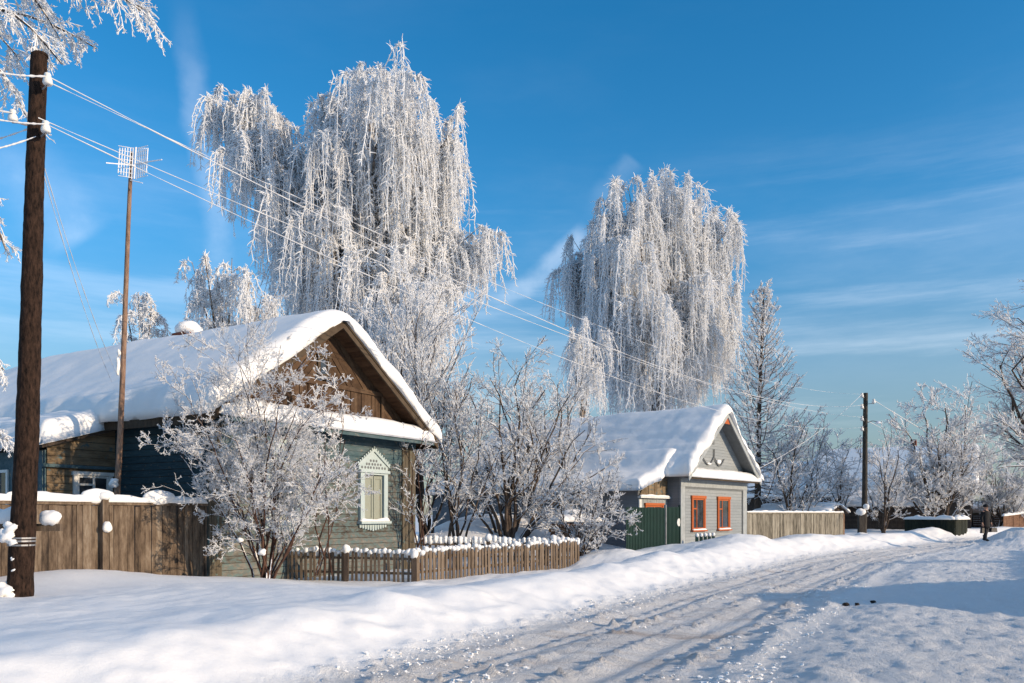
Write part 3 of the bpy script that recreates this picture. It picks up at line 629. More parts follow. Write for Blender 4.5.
# ================================================================== fences
def board_fence(name, label, p0, p1, zb0, zb1, zt0, zt1, mtl, bw, posts, capw=.10, caph=.16, rise=.03, seed=1, cap_lumps=()):
    "upright boards between two ground points; frame: x along the fence, -y outside"
    p0 = np.array(p0, float); p1 = np.array(p1, float); d = p1 - p0; Ln = float(np.hypot(*d)); rz = math.atan2(d[1], d[0])
    h = empty(name, label, 'fence', (p0[0], p0[1], 0), rz); rnd = random.Random(seed)
    b = MB(); x = 0.0
    while x < Ln - .02:
        w = bw * rnd.uniform(.6, 1.3); x1 = min(x + w, Ln); t = x / Ln
        zt = zt0 + (zt1 - zt0) * t - .06 + rnd.uniform(-rise, rise); zb = zb0 + (zb1 - zb0) * t - .5; y = rnd.uniform(-.012, .012); tl = rnd.uniform(-.012, .012)
        b.prism([(x + .004, zb), (x1 - .004, zb), (x1 - .004 + tl, zt), (x + .004 + tl, zt + rnd.uniform(-.02, .02))], XZ(y), 0, .025); x = x1
    b.build('board_panel', mtl, h)
    r = MB()
    r.prism([(0, zt0 - .058), (Ln, zt1 - .058), (Ln, zt1), (0, zt0)], XZ(.07), 0, .13)
    r.prism([(0, zt0 - .42), (Ln, zt1 - .42), (Ln, zt1 - .32), (0, zt0 - .32)], XZ(.10), 0, .06); r.build('rail', mtl, h)
    for t in posts:
        q = MB(); x = t * Ln; z1 = zt0 + (zt1 - zt0) * t; q.box(x - .065, x + .065, -.16, -.045, -.3, z1 + .10); q.build('post', mtl, h)
        n = MB(); n.blob((x, -.10, z1 + .12), (.13, .12, .09), 12, 7, .08); n.build('post_snow', 'snow', h, True)
    n = MB(); t = np.linspace(0, 1, 12); snow_strip(n, [(q * Ln, .01, zt0 + (zt1 - zt0) * q) for q in t], capw, caph, seed, int(Ln * 10) + 12)
    for (q, rr) in cap_lumps: n.blob((q * Ln, .0, zt0 + (zt1 - zt0) * q + caph * .75), (rr * 2.2, rr * .8, rr), 14, 9, .06)
    n.build('snow_cap', 'snow', h, True)
    return h
fl0, fl1 = np.array([-13.2, 8.35]), np.array([-6.98, 18.86])
lf = board_fence('board_fence', 'tall weathered brown board fence with snow along its top beside the teal house', fl0, fl1, .3, .40, 1.86, 1.86, 'plank_fence', .15, (.30, .55, .79), .22, .15, .02, 4, ((.785, .16), (.90, .17), (.65, .06)))
n = MB(); n.blob((.79 * 12.2 + .02, -.19, 1.36), (.10, .08, .11), 12, 8, .08); n.build('snow_lump', 'snow', lf, True)

def pickets(name, mb, cap, P0, P1, zb0, zb1, zt0, zt1, spacing, w, capr, rails, seed, gapfn=None):
    P0 = np.array(P0, float); P1 = np.array(P1, float); d = P1 - P0; Ln = np.hypot(*d); d /= Ln; nn = np.array([d[1], -d[0]]); rnd = random.Random(seed)
    n = int(Ln / spacing)
    for i in range(n + 1):
        t = i / n; c = P0 + d * Ln * t; ww = w * rnd.uniform(.85, 1.15); zt = zt0 + (zt1 - zt0) * t + rnd.uniform(-.025, .025); zb = zb0 + (zb1 - zb0) * t - .35
        tl = rnd.uniform(-.03, .03); zt += rnd.choice((0, 0, 0, 0, 0, -.06, .03)); t3 = lambda a, b, cc, c=c: (c[0] + d[0] * a + nn[0] * cc, c[1] + d[1] * a + nn[1] * cc, b)
        mb.prism([(-ww / 2, zb), (ww / 2, zb), (ww / 2 + tl, zt - .05), (tl, zt), (-ww / 2 + tl, zt - .05)], t3, .02, .045)
        k = capr * rnd.uniform(.6, 1.35)
        if rnd.random() < .05: k *= .45
        k *= 1.15; cap.blob((c[0] + nn[0] * .02, c[1] + nn[1] * .02, zt + k * .25), (k * .95, k * .95, k * .85), 8, 5, .1)
        cap.blob((c[0] - nn[0] * .045, c[1] - nn[1] * .045, zt - .06), (k * .8, k * .8, k * (1.0 if name == 'back' else 1.9)), 7, 6, .1)
    for zz in (.16, .52):
        q = [(P0, zt0 - zz), (P1, zt1 - zz)]
        t3 = lambda a, b, cc: (P0[0] + d[0] * a + nn[0] * cc, P0[1] + d[1] * a + nn[1] * cc, b)
        rails.prism([(0, zt0 - zz - .03), (Ln, zt1 - zz - .03), (Ln, zt1 - zz + .03), (0, zt0 - zz + .03)], t3, -.035, .018)
def facade1(X): return np.array(H1) + X * D1
PC = np.array([-2.44, 20.4]); PE = np.array([2.06, 25.9]); PL = facade1(-1.45) + np.array([.06, -.04]); PR_ = facade1(3.85) + np.array([.05, .0])
pf = empty('picket_fence', 'low brown picket fence around the front garden with snow on every picket', 'fence', (0, 0, 0))
a, cp_, rl = MB(), MB(), MB(); pickets('side', a, cp_, PL, PC, .1, -.1, .70, .67, .118, .062, .062, rl, 1)
s = a.build('picket_panel', 'picket', pf, label='shaded pickets on the near side'); rl.build('rail', 'picket', s); cp_.build('picket_snow', 'snow', s, True)
a, cp_, rl = MB(), MB(), MB(); pickets('front', a, cp_, PC, PE, -.1, -.15, .69, .80, .142, .088, .062, rl, 2)
s = a.build('picket_panel', 'picket', pf, label='sunlit pickets facing the street'); rl.build('rail', 'picket', s); cp_.build('picket_snow', 'snow', s, True)
a, cp_, rl = MB(), MB(), MB(); pickets('back', a, cp_, PE, PR_, -.1, .1, .80, .86, .15, .075, .075, rl, 3)
s = a.build('picket_panel', 'picket', pf, label='far side of pickets seen from inside'); rl.build('rail', 'picket', s); cp_.build('picket_snow', 'snow', s, True)
for (p, zt) in ((PC + [.03, -.05], .60), ((PL + PC) / 2 + [-.08, -.08], .72), (PE + [-.03, .08], .74), ((PC * .55 + PE * .45) + [-.25, .2], .93)):
    q = MB(); q.box(p[0] - .055, p[0] + .055, p[1] - .055, p[1] + .055, -.6, zt); q.build('post', 'dark_wood', pf)
    q = MB(); q.blob((p[0], p[1], zt + .03), (.105, .105, .12), 12, 7, .08); q.build('post_snow', 'snow', pf, True)

R2 = H2 + 3.28 * X2
e2 = at(843, 513, 48.5)
board_fence('board_fence', 'pale grey board fence running on from the small grey house to the far pole', R2 + X2 * .05, e2[:2], .3, .3, 1.72, 1.74, 'grey_fence', .17, (), .16, .09, .03, 8)
GA = H2 - 4.35 * X2 + np.array([.35, -.50]); GB = GA - X2 * 3.9
g = empty('metal_fence', 'dark green sheet metal fence and gate in front of the small grey house', 'fence', (GB[0], GB[1], 0), RZ2)
b = MB()
for i in range(26):
    x = i * .107; b.box(x + .002, x + .052, -.032, -.008, .0, 1.87); b.box(x + .052, x + .109, -.014, .006, .0, 1.87)
b.build('fence_panel', 'green_metal', g)
b = MB()
for i in range(10):
    x = 2.86 + i * .107; b.box(x + .002, x + .052, -.032, -.008, .0, 1.90); b.box(x + .052, x + .109, -.014, .006, .0, 1.90)
b.build('gate', 'green_metal', g)
b = MB(); b.box(2.79, 2.85, -.06, .02, -.2, 1.98); b.build('post', 'metal', g); b = MB(); b.box(3.93, 3.99, -.05, .02, -.2, 1.98); b.build('post', 'green_metal', g)
b = MB(); b.lathe([(.01, -.05), (.15, -.05), (.15, -.035), (.01, -.035)], (3.86, 0, 1.32), 14, 'y'); b.build('plaque', 'white_paint', g, label='white round plaque on the gate post')
# low pickets in front of the grey house
lp = empty('garden_edging', 'short row of low posts poking from snow below the grey facade', 'fence', (0, 0, 0))
for i in range(5):
    p = H2 + X2 * (-4.25 + i * .36) + np.array([.8, -.62]) * 1.2; b = MB(); b.box(p[0] - .06, p[0] + .06, p[1] - .03, p[1] + .03, 0, .80); po = b.build('post', 'green_metal', lp)
    n = MB(); n.blob((p[0], p[1], .83), .08, 8, 5); n.build('snow_cap', 'snow', po, True)
# low garden fence by the far tree
def low_fence():
    a = at(905, 520, 58); b = at(955, 521, 54); c = at(967, 521, 58)
    h = empty('low_fence', 'low mossy dark board fence with thick snow on top beside the far road', 'fence', (0, 0, 0))
    for p, q, m_ in ((a, b, 'moss_wood'), (b, c, 'moss_wood')):
        w = MB(); d = (q - p)[:2]; Ln = np.hypot(*d); d /= Ln; nn = np.array([d[1], -d[0]])
        w.boards([(0, .2), (Ln, .2), (Ln, 1.30), (0, 1.30)], R(90), .16, .04, lambda x, z, cc, p=p, d=d, nn=nn: (p[0] + d[0] * x + nn[0] * cc, p[1] + d[1] * x + nn[1] * cc, z), jit=.01)
        w.build('board_panel', m_, h); n = MB(); snow_strip(n, [(p[0], p[1], 1.29), (q[0], q[1], 1.29)], .5, .24, 6, 30); n.build('snow_cap', 'snow', h, True)
low_fence()

# ================================================================== poles and wires
def insulator(parent, base, out, s=1.0):
    "iron hook with a porcelain bell"
    base = np.array(base, float); out = np.array(out, float); e = base + out * .17 * s
    k = MB(); k.tube([base, base + out * .12 * s, e + [0, 0, -.02 * s], e + [0, 0, .05 * s]], .011 * s, 6)
    o = k.build('hook', 'metal', parent)
    p = MB(); p.lathe([(.012 * s, .15 * s), (.035 * s, .145 * s), (.045 * s, .12 * s), (.03 * s, .105 * s), (.055 * s, .07 * s), (.06 * s, .02 * s), (.05 * s, .0), (.012 * s, .0)], e, 12); p.build('insulator', 'porcelain', o, True)
    return e + np.array([0, 0, .11 * s])
def pole_body(pts, r0, r1, seed, sides=16):
    n = 130; t = np.linspace(0, 1, n); pts = np.asarray(pts, float); P = pts[0] + (pts[1] - pts[0]) * t[:, None]
    P[:, 0] += .02 * np.sin(t * 5); rad = r0 + (r1 - r0) * t
    v, f = tubes(P[None], rad[None], sides); v = v.reshape(n, sides, 3); c = P[:, None, :]
    j = np.arange(sides)[None, :] * .9; w = 1 + .075 * fbm(j + 0 * t[:, None], t[:, None] * 30 + 0 * j, 1.3, 4, seed, .65); v = c + (v - c) * w[..., None]
    return v.reshape(-1, 3), f
pb_ = at(18.5, 602, 12.4); pt_ = at(40.5, 55, 12.4); pb_[2] -= .3
lpole = empty('utility_pole', 'dark rough wooden utility pole with white insulators in left foreground', 'pole', (0, 0, 0))
v, f = pole_body((pb_, pt_), .185, .112, 5); o = link_mesh('post', v, f, 'pole', lpole, True)
t = MB(); t.lathe([(.005, .03), (.10, .0), (.108, -.04)], pt_ + [0, 0, .02], 14); t.build('top', 'pole', lpole)
def on_pole(py): return pb_ + (pt_ - pb_) * ((at(0, py, 12.4)[2] - pb_[2]) / (pt_[2] - pb_[2]))
b = MB()
for py in (541, 538, 545): c = on_pole(py); b.lathe([(.17, -.012), (.192, -.012), (.192, .012), (.17, .012)], c, 18)
b.build('wire_band', 'metal', lpole)
c = on_pole(530); k = MB(); k.box(c[0] - .75, c[0] + .46, c[1] + .19, c[1] + .27, c[2] - .02, c[2] + .09); co = k.build('cross_plank', 'plank_fence', lpole)
n = MB(); n.blob((c[0] + .30, c[1] + .21, c[2] + .18), (.17, .12, .115), 16, 9, .10); n.build('snow_cap', 'snow', co, True); n = MB(); snow_strip(n, [(c[0] - .75, c[1] + .23, c[2] + .09), (c[0] - .12, c[1] + .23, c[2] + .09)], .16, .30, 3, 16); n.build('snow_cap', 'snow', co, True)
for (px, py, r) in ((11, 528, .10), (6, 536, .11), (12, 541, .08), (13, 559, .035), (14, 570, .04), (4, 590, .13), (9, 594, .09)):
    n = MB(); p = at(px, py, 12.25); n.blob(p, (r * 1.1, r * .8, r * .85), 12, 8, .28); n.build('snow_lump', 'snow', lpole, True)
INS = []
for px, py, side in ((47, 92, 1), (27, 128, -1), (43.5, 139, 1)):
    c = on_pole(py); INS.append(insulator(lpole, c + [side * .10, -.08, 0], (side * .75, -.66, 0), 1.15))
rb = at(863.5, 536, 55); rt = at(866, 393, 55); rb[2] -= .4
rpole = empty('utility_pole', 'distant dark utility pole with small lamp beside the grey board fence', 'pole', (0, 0, 0))
v, f = pole_body((rb, rt), .19, .14, 8, 12); link_mesh('post', v, f, 'pole_far', rpole, True)
c = at(861, 516, 54.7); k = MB(); k.box(c[0] - .19, c[0] + .15, c[1] - .2, c[1] + .12, -.2, c[2] + .1); k.build('stub_post', 'pole_far', rpole)
p = at(862, 537, 54.4)
for q, r in (((c[0] - .02, c[1] - .05, c[2] + .25), (.3, .26, .26)), ((c[0] + .35, c[1], c[2] + .6), (.2, .2, .2)), (p, (.5, .5, .3))):
    n = MB(); n.blob(q, r, 12, 8); n.build('snow_lump', 'snow', rpole, True)
k = MB(); la = at(866, 423, 55); k.tube([la, la + [.35, -.2, .12], la + [.62, -.3, .05]], .03, 6); ao = k.build('lamp_arm', 'metal', rpole)
k = MB(); k.lathe([(.04, .10), (.10, .05), (.19, -.08), (.17, -.09), (.02, -.06)], la + [.66, -.32, .02], 12); k.build('lamp_shade', 'frost_metal', ao)
RIN = []
for py, sx in ((398, -1), (409, -1), (421, -1), (431, -1), (404, 1)):
    q = at(866, py, 55); RIN.append(insulator(rpole, q + [sx * .12, -.08, 0], (sx * .8, -.6, 0), 2.0))
def wire(label, p, q, sag, r, group=None, n=44, lumps=False, seed=0, thru=None):
    if thru:                                    # sag that the photograph shows
        p = np.array(p, float); q = np.array(q, float); k = (thru[0] - HX) / F; t = (p[0] - k * p[1]) / (k * (q[1] - p[1]) - (q[0] - p[0]))
        y = p[1] + (q[1] - p[1]) * t; z = EYE - (thru[1] - HY) / F * y; sag = (p[2] + (q[2] - p[2]) * t - z) / (4 * t * (1 - t))
    t = np.linspace(0, 1, n); p = np.array(p, float); q = np.array(q, float); P = p + (q - p) * t[:, None]; P[:, 2] -= 4 * sag * t * (1 - t)
    rad = r * (1 + .3 * np.random.default_rng(seed).standard_normal(n)).clip(.5, 1.8)
    if lumps: rad = rad * np.where(np.random.default_rng(seed).random(n) > .5, 1.0, .35)
    v, f = tubes(P[None], rad[None], 6); o = link_mesh('power_line', v, f, 'wire', None, True)
    return tag(o, label, 'wire', group)
gw = 'frosted wires strung between the two poles'
d124 = 12.4
wire('uppermost thin beaded wire leaving the top of the near pole', on_pole(81) + [.1, 0, 0], RIN[0], .75, .0075, gw, 260, True, 1, (375, 232))
wire('thick frosted wire leaving the topmost insulator of the near pole', INS[0], RIN[1], .80, .0085, gw, 120, seed=2, thru=(389, 249))
wire('frosted wire leaving the near pole just above its lowest insulator', on_pole(121) + [.06, -.1, 0], RIN[2], .75, .0068, gw, 120, seed=3, thru=(382, 263))
wire('lowest frosted wire leaving the lowest insulator of the near pole', INS[2], RIN[3], .70, .0068, gw, 120, seed=4, thru=(341, 263))
g2 = 'frosted wires leaving the frame to the left'
wire('frosted wire from topmost insulator out to the upper left', INS[0], at(-60, 58, 9.5), .06, .014, g2, 50, seed=5)
wire('frosted wire from the left insulator out of the frame', INS[1], at(-60, 88, 9.5), .05, .012, g2, 50, seed=6)
wire('frosted wire from the lowest insulator rising gently to the left', INS[2], at(-60, 106, 9.5), .05, .013, g2, 50, seed=7)
wire('sagging frosted wire from the near pole down to the left', on_pole(140) + [.05, -.12, 0], at(-60, 156, 10.5), .06, .011, g2, 50, seed=8)
wire('frosted wire rising left from behind the near pole', on_pole(124) + [-.1, .08, 0], at(-60, 152, 15), .05, .011, g2, 50, seed=12)
g3 = 'thin service wires from the near pole to the teal house'
wire('thin service wire from near pole to teal house eave, left one', on_pole(150), at(112, 382, 20.3), .25, .007, g3, 60, seed=9)
wire('thin service wire from near pole to teal house eave, right one', on_pole(143), at(117, 374, 20.3), .25, .007, g3, 60, seed=10)
wire('thin service wire from distant pole down to the grey house', RIN[0], at(752, 472, 38.6), .4, .012, None, 60, seed=11)
g4 = 'thin wires running on beyond the distant pole'
wire('thin wire from top of distant pole away to the right', RIN[4], at(1100, 520, 130), .8, .02, g4, 50, seed=13)
wire('thin wire below the top one leaving the distant pole rightwards', at(866, 420, 55), at(1100, 524, 130), .8, .02, g4, 50, seed=14)

# television mast
mb_ = at(113, 500, 19); mt_ = at(132.5, 152, 19); mb_[2] -= 1.6
ms = empty('antenna_mast', 'tall thin wooden mast with a frosted grid television antenna on top', 'antenna', (0, 0, 0))
v, f = pole_body((mb_, mt_), .075, .042, 12, 10); link_mesh('pole', v, f, 'mast', ms, True)
k = MB(); pa = at(135, 163, 18.9)
for sx, ang in ((-1, R(18)), (1, R(-18))):          # two reflector panels meeting at the mast
    for i in range(6):
        x = sx * (.06 + i * .052); y = abs(i) * .02
        k.tube([pa + [x - .02, -y, -.37 + .02 * i], pa + [x + .02, -y, .35 - .01 * i]], .011, 5)
    for j in range(8):
        z = -.34 + j * .097; k.tube([pa + [sx * .05, 0, z], pa + [sx * .335, -.1, z + .012]], .008, 5)
k.build('reflector', 'frost_metal', ms)
k = MB()
k.tube([pa + [-.42, -.5, -.02 - .19], pa + [.02, .02, -.05]], .012, 5); k.tube([pa + [.0, 0, -.02], pa + [.72, -.25, -.03]], .013, 5)
k.tube([pa + [-.1, -.02, -.40], pa + [.22, -.1, -.50]], .010, 5); k.tube([pa + [-.02, 0, -.36], pa + [.02, 0, .36]], .02, 6); k.build('boom', 'frost_metal', ms)
for q, r in ((at(118, 366, 18.95), (.045, .05, .20)), (at(119, 353, 18.95), (.04, .045, .08)), (at(114, 483, 18.9), (.11, .09, .10))):
    n = MB(); n.blob(q, r, 10, 8, .2); n.build('snow_lump', 'snow', ms, True)

# ================================================================== trees
def grow(P, Rr, n, trange, arange, lr, K, trop, curl, rr, rng, lenfall=.4, lmin=.03, outward=None, flat=0):
    "children of branches P (N,K,3)"
    Nn, Kp, _ = P.shape; plen = np.linalg.norm(np.diff(P, axis=1), axis=2).sum(1)
    pi = np.repeat(np.arange(Nn), n); m = len(pi); t = rng.uniform(*trange, m); s = t * (Kp - 1); i0 = np.minimum(s.astype(int), Kp - 2); fr = (s - i0)[:, None]
    p0 = P[pi, i0] * (1 - fr) + P[pi, i0 + 1] * fr; T = P[pi, i0 + 1] - P[pi, i0]; T /= np.linalg.norm(T, axis=1, keepdims=True) + 1e-9
    rnd = rng.standard_normal((m, 3)); 
    if flat: rnd[:, 2] *= (1 - flat)
    pr = rnd - (rnd * T).sum(1, keepdims=True) * T; pr /= np.linalg.norm(pr, axis=1, keepdims=True) + 1e-9
    a = rng.uniform(*arange, m)[:, None]; d = np.cos(a) * T + np.sin(a) * pr
    ln = np.maximum(plen[pi] * lr * (1 - lenfall * t) * rng.uniform(.6, 1.2, m), lmin); st = (ln / (K - 1))[:, None]
    out = np.zeros((m, K, 3)); out[:, 0] = p0
    for k in range(1, K):
        d = d + rng.standard_normal((m, 3)) * curl + np.array([0, 0, trop]); d /= np.linalg.norm(d, axis=1, keepdims=True); out[:, k] = out[:, k - 1] + d * st
    rp = Rr[pi, i0] * (1 - fr[:, 0]) + Rr[pi, i0 + 1] * fr[:, 0]
    return out, (rp * rr)[:, None] * np.linspace(1, .35, K)[None]
def curve(pts, K):
    pts = np.asarray(pts, float); s = np.r_[0, np.cumsum(np.linalg.norm(np.diff(pts, axis=0), axis=1))]; s /= s[-1]; t = np.linspace(0, 1, K)
    P = np.stack([np.interp(t, s, pts[:, i]) for i in range(3)], -1)
    for _ in range(3): P[1:-1] = .25 * P[:-2] + .5 * P[1:-1] + .25 * P[2:]
    return P
def tree_thing(name, label, base, parts, group=None, cat='tree'):
    "parts: (part name, material, [(P, R, sides)])"
    h = empty(name, label, cat, base, 0, group)
    for pn, mt, lst in parts:
        v, f = merge([tubes(P, Rr, S) for P, Rr, S in lst if len(P)]); link_mesh(pn, v - np.asarray(base), f, mt, h, True)
    return h

def weeping_birch(name, label, base, trunk_top, lobes, depth, seed, r0=.28, dens=1.0, frost='frost_birch', thick=1.0, group=None, fill=True, bark='bark_birch'):
    rng = np.random.default_rng(seed); base = np.array(base, float); trunk_top = np.array(trunk_top, float)
    K = 14; tr = curve([base, base * .6 + trunk_top * .4 + rng.normal(0, .25, 3) * [1, 1, 0], trunk_top], K); trr = np.linspace(r0, r0 * .18, K)
    sc = depth / F; wood = [(tr[None], trr[None], 8)]; A, AR, S0, SR = [], [], [], []
    L2 = []
    for (px, py, hw, hang, n) in lobes:
        L2.append((px, py, hw, hang, rng.uniform(-1.9, 1.3) * hw * sc * .9, n))
        if fill: L2.append((px + rng.uniform(-.4, .4) * hw, py + .22 * hang, hw * .9, hang * .9, rng.uniform(1.0, 2.2) * hw * sc, n * .55))
    for (px, py, hw, hang, dz, n) in L2:
        tip = at(px, py, depth); tip[0] *= (depth + dz) / depth; tip[1] += dz; tip[2] = EYE + (tip[2] - EYE) * (depth + dz) / depth
        r = hw * sc * .93; hg = hang * sc
        hz = np.clip((tip[2] - base[2]) / (trunk_top[2] - base[2]) * rng.uniform(.42, .62) , .12, .9); i = hz * (K - 1); i0 = int(i); st = tr[i0] + (tr[min(i0 + 1, K - 1)] - tr[i0]) * (i - i0)
        mid = st * .45 + tip * .55 + np.array([0, 0, .12 * np.linalg.norm(tip - st) - .25 * r])
        lim = curve([st, mid, tip - [0, 0, .25 * r], tip], 12); rad0 = max(.035, .011 * np.linalg.norm(tip - st) + .02); lr_ = np.linspace(rad0, .014, 12); wood.append((lim[None], lr_[None], 6))
        na = int(max(7, 15 * n * dens)); KA = 9; tau = np.linspace(0, 1, KA)
        for _ in range(na):
            tt = rng.uniform(.45, 1.0); q = tt * 11; q0 = min(int(q), 10); s = lim[q0] + (lim[q0 + 1] - lim[q0]) * (q - q0)
            ph = rng.uniform(0, 2 * np.pi); rl = r * (.3 + .95 * rng.random() ** .7); up = r * rng.uniform(.3, .75)
            arch = s + np.stack([rl * np.cos(ph) * tau, rl * np.sin(ph) * tau, up * (1.7 * tau - 2.0 * tau ** 2)], -1) + np.cumsum(rng.normal(0, .018 * r, (KA, 3)), 0)
            A.append(arch); AR.append(np.linspace(.026, .012, KA) * thick)
            ns = int(rng.uniform(5, 10) * dens)
            for _ in range(ns):
                u_ = rng.uniform(.2, 1.0) ** .8; a_ = u_ * (KA - 1); a0 = min(int(a_), KA - 2); p = arch[a0] + (arch[a0 + 1] - arch[a0]) * (a_ - a0)
                ln = hg * rng.uniform(.14, .80) * (.5 + .5 * u_); g = 9; w = np.linspace(0, 1, g); ou = np.array([np.cos(ph), np.sin(ph), 0]) * rng.uniform(.0, .8) + rng.normal(0, .25, 3) * [1, 1, 0]
                k1 = min(.8, .45 * ln)
                strand = p + ou * (1 - np.exp(-3.0 * w))[:, None] * k1 + np.array([0, 0, 1]) * (k1 * .35 * np.sin(np.pi * np.minimum(w * 3, 1)) - ln * w ** 1.25)[:, None] + np.cumsum(rng.normal(0, .05, (g, 3)), 0) * w[:, None] ** .5
                S0.append(strand); SR.append(np.linspace(.027, .018, g) * rng.uniform(.7, 1.35) * thick)
    A, AR, S0, SR = map(np.array, (A, AR, S0, SR))
    T1, R1 = grow(S0, SR, 20, (.0, 1), (R(35), R(95)), .125, 4, -.22, .16, .95, rng, .2, .16)
    T2, R2_ = grow(A, AR, 10, (.1, 1), (R(25), R(70)), .22, 4, -.05, .15, 1.1, rng, .2, .2)
    R2_ = np.minimum(R2_, .022 * thick)
    return tree_thing(name, label, base, [('trunk', bark, wood), ('crown', frost, [(A, AR, 3), (S0, SR, 3), (T1, R1 * 1.05, 3), (T2, R2_, 3)])], group)

DB = 40.0
b0 = at(352, 520, DB); b0[2] = .1
weeping_birch('birch_tree', 'tallest frost covered weeping birch behind the teal house', b0, at(372, 95, DB), [
    (226, 88, 24, 95, 1.0), (254, 100, 24, 110, 1.0), (236, 135, 32, 95, .8),
    (384, 66, 40, 100, 1.3), (366, 62, 26, 100, 1.0), (345, 80, 34, 110, 1.2), (318, 92, 22, 110, 1.0), (412, 78, 28, 105, 1.1), (430, 112, 22, 80, .9),
    (300, 140, 24, 110, 1), (282, 165, 20, 110, .8), (466, 112, 16, 125, 1.0), (448, 165, 24, 110, .8), (480, 226, 22, 75, .9), (455, 215, 24, 95, .8),
    (345, 140, 40, 125, 1.1), (395, 130, 42, 130, 1.1), (320, 190, 36, 120, 1), (370, 195, 42, 130, 1.1), (418, 190, 38, 120, 1), (395, 250, 42, 110, 1), (345, 255, 42, 100, 1),
    (300, 245, 32, 90, .9), (435, 265, 32, 85, .8), (288, 205, 18, 110, .6), (488, 236, 16, 70, .8), (212, 96, 12, 80, .7), (262, 130, 18, 90, .7), (400, 300, 50, 90, .9), (345, 310, 40, 80, .8)], DB, 111, .34, 1.4, thick=1.15)
b1 = at(225, 510, 36); b1[2] = .1
weeping_birch('birch_tree', 'smaller frosted birch rising over the teal roof left of the tallest one', b1, at(222, 275, 36), [
    (205, 256, 24, 60, 1), (232, 258, 24, 55, 1), (250, 278, 24, 45, 1), (192, 262, 14, 40, .8), (262, 296, 16, 34, .8), (215, 285, 26, 40, .8), (280, 290, 14, 40, .6)], 36, 12, .16, .85, fill=False)
b2 = at(140, 505, 36.5); b2[2] = .1
weeping_birch('birch_tree', 'far small birch showing just above the teal roof beside the mast', b2, at(142, 305, 36.5), [
    (138, 292, 20, 42, 1), (152, 306, 12, 30, .8), (124, 296, 12, 28, .8), (168, 324, 9, 16, .5)], 36.5, 13, .13, .8, fill=False)
D2_ = 56.0
c0 = at(652, 512, D2_); c0[2] = .1
weeping_birch('birch_tree', 'broad frost covered weeping birch behind the grey house', c0, at(655, 225, D2_), [
    (655, 180, 30, 125, 1.2), (628, 186, 24, 120, 1.1), (603, 198, 22, 110, 1.0), (684, 184, 28, 120, 1.2), (706, 196, 16, 110, .9), (728, 210, 16, 130, 1.0),
    (572, 238, 14, 100, .9), (588, 252, 20, 95, .8), (640, 235, 36, 120, 1.1), (685, 245, 36, 120, 1.1), (612, 270, 30, 105, 1), (655, 300, 38, 95, 1.1), (712, 275, 26, 110, 1),
    (735, 265, 10, 100, .8), (700, 325, 30, 70, 1), (625, 330, 34, 70, .9), (590, 310, 24, 70, .7), (668, 350, 34, 50, .8), (728, 320, 18, 80, .8), (562, 248, 10, 90, .7), (740, 215, 8, 90, .6), (640, 182, 22, 100, .8)], D2_, 114, .36, 1.5, thick=1.4)
c1 = at(586, 512, 50); c1[2] = .1
weeping_birch('birch_tree', 'short frosted birch with drooping crown over the left end of the grey roof', c1, at(586, 345, 50), [
    (582, 322, 15, 64, 1.2), (597, 330, 12, 55, 1.0), (570, 330, 8, 50, .7)], 50, 15, .12, 1.0, fill=False, thick=1.1)

def stems(base, tips, K, r0, rng, bow=.15, r1=.25):
    P, Rr = [], []
    for tp in tips:
        tp = np.array(tp, float); b = np.array(base, float) + rng.normal(0, .10, 3) * [1, 1, 0]; ln = np.linalg.norm(tp - b)
        mid = b * .5 + tp * .5 + rng.normal(0, bow * .3, 3) * ln * [.5, .5, .0] + [0, 0, bow * ln * .35]
        c = curve([b, mid, tp], K); c[1:-1] += np.cumsum(rng.normal(0, .012 * ln, (K - 2, 3)), 0) * [1, 1, .4]; P.append(c); Rr.append(np.linspace(r0, r0 * r1, K) * rng.uniform(.75, 1.15))
    return np.array(P), np.array(Rr)
def bare_tree(name, label, base, tips, seed, r0=.06, n=(9, 8, 6), lr=(.45, .45, .45), ang=(R(22), R(60)), trop=(.02, .02, .02), frost='frost_mid', bark='bark', rmin=.008, group=None, cat='tree', bow=.15, curl=.10, twig_from=2, trange=(.25, 1), flat=0, barkpart='trunk', rr=.55):
    rng = np.random.default_rng(seed); P, Rr = stems(base, tips, 12, r0, rng, bow); wood = [(P, Rr, 7)]; fr = []
    for i, k in enumerate(n):
        P, Rr = grow(P, Rr, k, trange if i == 0 else (.12, 1), ang, lr[min(i, len(lr) - 1)], 7 if i == 0 else (5 if i == 1 else 4), trop[min(i, len(trop) - 1)], curl, rr, rng, flat=flat)
        Rr = np.maximum(Rr, rmin)
        (wood if i + 1 < twig_from else fr).append((P, Rr, 5 if i == 0 else 3))
    return tree_thing(name, label, base, [(barkpart, bark, wood), ('twigs' if cat == 'shrub' else 'crown', frost, fr)], group, cat)
def ptips(lst, d0): return [at(px, py, d0 + dd) for px, py, dd in lst]

